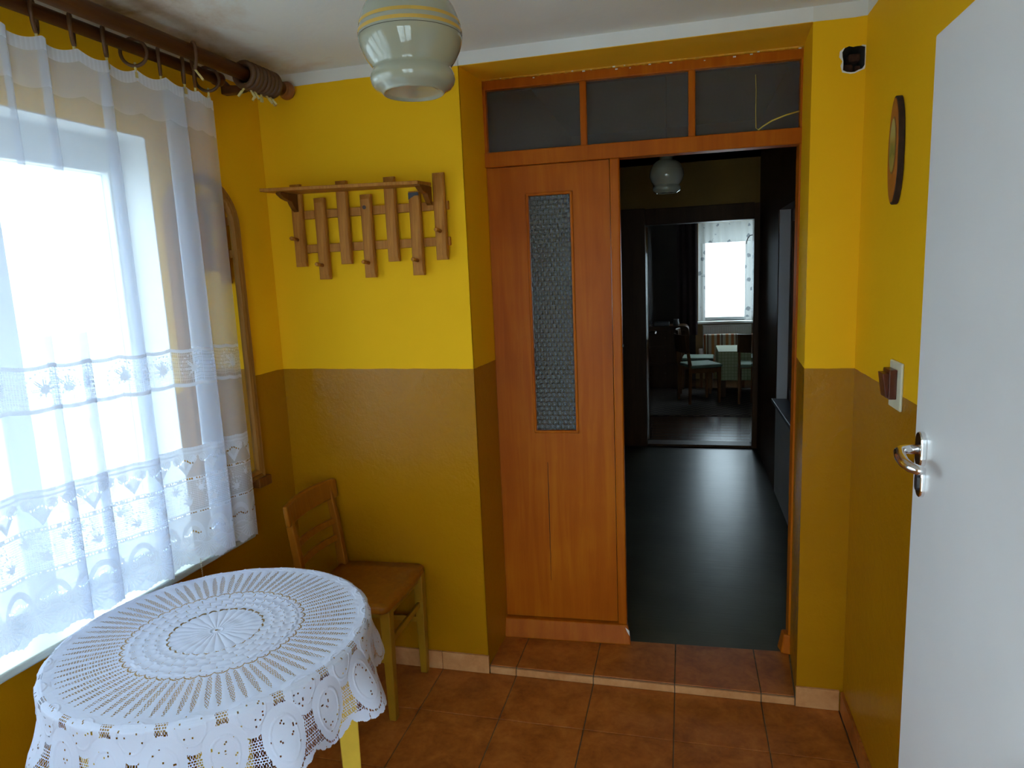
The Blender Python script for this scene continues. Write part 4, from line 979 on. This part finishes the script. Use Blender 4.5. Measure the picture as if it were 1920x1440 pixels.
ck_.l(_b.outputs[0], ck_.b.inputs['Base Color']); ck_.set(Roughness=.75)
cl = MB(); K = 60; per = []
x0, x1, y0, y1 = 2.125, 3.115, 6.375, 7.115
for i in range(K):
    t = i/K*2*((x1-x0)+(y1-y0)); a = x1-x0; b = y1-y0
    if t < a: p = (x0+t, y0, 0, -1)
    elif t < a+b: p = (x1, y0+t-a, 1, 0)
    elif t < 2*a+b: p = (x1-(t-a-b), y1, 0, 1)
    else: p = (x0, y1-(t-2*a-b), -1, 0)
    per.append(p)
vs = [(p[0], p[1], .643) for p in per]; 
for lev, z in ((.3, .52), (1, .38), (1.5, .275)):
    for i, p in enumerate(per):
        w_ = .012*lev*math.sin(i*1.9); vs.append((p[0]+p[2]*(.006+w_*.6+.006*lev), p[1]+p[3]*(.006+w_*.6+.006*lev), z))
fs = [tuple(range(K))]+[(r*K+i, r*K+(i+1) % K, (r+1)*K+(i+1) % K, (r+1)*K+i) for r in range(3) for i in range(K)]
clo = cl.add(vs, fs).build('checked_tablecloth', ck_.m); tag(clo, 'green checked tablecloth on the living room table', 'tablecloth')
M_stripes = NB('striped_upholstery'); _s = M_stripes.n('SeparateXYZ'); M_stripes.l(M_stripes.pos(), _s.inputs[0])
_fr = M_stripes.math('FRACT', M_stripes.math('MULTIPLY', _s.outputs[0], 5.2)); _r = M_stripes.n('ValToRGB'); _r.color_ramp.interpolation = 'CONSTANT'
for i, (p_, c_) in enumerate(((0, (.50, .44, .34)), (.18, (.35, .10, .03)), (.38, (.50, .44, .34)), (.50, (.10, .03, .015)), (.58, (.48, .42, .34)), (.80, (.42, .16, .05)))):
    e = _r.color_ramp.elements[i] if i < 2 else _r.color_ramp.elements.new(p_)
    e.position = p_; e.color = (*c_, 1)
M_stripes.l(_fr, _r.inputs[0]); M_stripes.l(_r.outputs[0], M_stripes.b.inputs['Base Color']); M_stripes.set(Roughness=.85); M_stripes = M_stripes.m
ac = thing('armchair', (2.22, 7.35, LZ), 'low striped armchair below the living room radiator', 'armchair')
MB().hexa([(1.99, 7.30, .30), (2.44, 7.30, .30), (2.44, 7.42, .30), (1.99, 7.42, .30)], [(1.97, 7.42, .765), (2.45, 7.42, .765), (2.45, 7.52, .765), (1.97, 7.52, .765)]).build('backrest', M_stripes, ac, .02, seg=3)
MB().box((1.99, 7.16, .25), (2.44, 7.34, .44)).build('seat', M_stripes, ac, .02)
for x in (1.90, 2.46): 
    MB().hexa([(x, 7.16, .46), (x+.07, 7.16, .46), (x+.07, 7.44, .52), (x, 7.44, .52)], [(x, 7.16, .50), (x+.07, 7.16, .50), (x+.07, 7.44, .57), (x, 7.44, .57)]).build('armrest', M_lchair, ac, .012)
    for y in (7.19, 7.40): MB().box((x+.015, y, LZ), (x+.055, y+.04, .49)).build('leg', M_lchair, ac, .004)
rd = thing('radiator', (2.45, 7.95, .3), 'white panel radiator under the living room window', 'radiator')
MB().box((1.975, 7.93, .33), (2.95, 7.985, .855)).build('body', M_whitemat, rd, .006)
MB().box((1.97, 7.915, .845), (2.955, 7.99, .862)).build('top_grille', M_white, rd, .003)
for k in range(30): MB().box((1.985+k*.032, 7.918, .35), (2.005+k*.032, 7.932, .84)).build('rib', M_white, rd, .003)
for x in (2.1, 2.8): MB().box((x, 7.94, LZ), (x+.02, 7.98, .34)).build('foot', M_white, rd)
# net curtain at the far window
def floral():
    b = NB('floral_net'); p = b.pos((9, 1, 9)); v = b.n('TexVoronoi', Scale=1.0); b.l(p, v.inputs['Vector']); n = b.noise(3, 3, coord=p, dist=1)
    m = b.math('LESS_THAN', b.math('ADD', v.outputs['Distance'], b.math('MULTIPLY', n, .5)), .52)
    col = b.mix(m, (.85, .85, .82), (.38, .40, .42))
    d = b.n('BsdfDiffuse'); t = b.n('BsdfTranslucent'); b.l(col, d.inputs[0]); b.l(col, t.inputs[0])
    mx = b.n('MixShader'); mx.inputs[0].default_value = .16; b.l(d.outputs[0], mx.inputs[1]); b.l(t.outputs[0], mx.inputs[2]); b.l(mx.outputs[0], b.out.inputs[0]); b.N.remove(b.b); return b.m
M_floral = floral()
def wavy(nm, x0, x1, z0, z1, y, amp, wl, mat, parent, topz=None, taper=None):
    K = int((x1-x0)/.006); vs = []; R = 8
    for r in range(R+1):
        t = r/R
        for i in range(K+1):
            u = i/K; xa = x0+(x1-x0)*u
            if taper: xa = x0+(x1-x0)*u*(1+taper*math.sin(math.pi*t))
            vs.append((xa, y+amp*math.sin(2*math.pi*xa/wl+.6*t), z0+(z1-z0)*t))
    fs = [(r*(K+1)+i, r*(K+1)+i+1, (r+1)*(K+1)+i+1, (r+1)*(K+1)+i) for r in range(R) for i in range(K)]
    return MB().add(vs, fs, True).build(nm, mat, parent, fix=False)
nc = thing('net_curtain', (2.5, 7.87, .92), 'white floral net curtain framing the bright living room window', 'curtain')
wavy('valance', 1.905, 3.1, 2.055, 2.345, 7.86, .012, .11, M_floral, nc)
wavy('side_panel', 1.905, 2.005, .93, 2.06, 7.862, .012, .07, M_floral, nc)
wavy('side_panel', 2.555, 2.72, .93, 2.06, 7.862, .012, .07, M_floral, nc)
MB().tube([(1.5, 7.86, 2.36), (3.3, 7.86, 2.36)], .01, 8).build('rail', M_white, nc)
dp = wavy('dark_drape', 1.60, 1.893, .73, 2.60, 7.79, .022, .09, plain('aubergine_drape', (.040, .022, .026), .9, .1), None, taper=.02); tag(dp, 'dark drape hanging left of the living room window', 'drape')
sb = thing('sideboard', (1.25, 7.35, LZ), 'dark sideboard with a rounded top corner in the living room', 'sideboard')
pr = [(.45, LZ), (1.77, LZ), (1.77, .84), (1.765, .872), (1.75, .897), (1.725, .912), (1.69, .918), (.45, .918)]
MB().prism(pr, 7.16, 7.6, lambda u, v, d: (u, d, v)).build('body', M_brown, sb, .006)
for k in range(3): 
    d_ = MB().box((1.16, 7.145, .14+k*.25), (1.72, 7.16, .36+k*.25)).build('drawer', M_brown, sb, .006)
    MB().tube([(1.44, 7.147, .25+k*.25), (1.44, 7.128, .25+k*.25)], .012, 10).build('knob', M_lback, d_)
o = MB().lathe([(.0001, 0), (.04, 0), (.045, .03), (.03, .07), (.035, .09), (.030, .092), (.0001, .02)], (1.592, 7.25, .918), 20).build('small_jug', plain('grey_stoneware', (.14, .14, .14), .3)); tag(o, 'small grey jug on the dark sideboard', 'jug')
o = MB().box((1.28, 7.22, .918), (1.50, 7.36, .975)).build('radio_box', plain('dark_box', (.02, .02, .022), .4), None, .01); tag(o, 'small black box on the dark sideboard', 'box')
rgm = NB('woven_rug'); _p = rgm.pos((5, 5, 1)); _c = rgm.n('TexChecker', Scale=3.0); rgm.l(_p, _c.inputs['Vector']); _c.inputs['Color1'].default_value = (.16, .12, .09, 1); _c.inputs['Color2'].default_value = (.05, .035, .03, 1)
rgm.l(rgm.mix(rgm.noise(6, 3, coord=_p), _c.outputs[0], (.07, .05, .04)), rgm.b.inputs['Base Color']); rgm.set(Roughness=.95)
o = MB().box((.4, 5.25, LZ), (3.4, 7.08, LZ+.012)).build('rug', rgm.m, None, .004); tag(o, 'dark patterned rug under the dining chairs', 'rug')
# arc lamp cable seen against the far window
o = MB().tube([(2.75, 7.62, 2.135), (2.66, 7.62, 2.135), (2.60, 7.62, 2.125), (2.57, 7.62, 2.09), (2.556, 7.62, 2.05), (2.550, 7.62, 2.012)], .006, 8); o.tube([(2.75, 7.62, 2.135), (2.78, 7.62, 2.0), (2.78, 7.62, LZ+.01)], .008, 8); o.lathe([(.0001, 0), (.12, 0), (.12, .015), (.02, .025), (.0001, .026)], (2.78, 7.62, LZ), 24)
o = o.build('floor_lamp_stem', M_black); tag(o, 'thin dark bent lamp stem against the bright window', 'lamp')
bpy.context.view_layer.update()
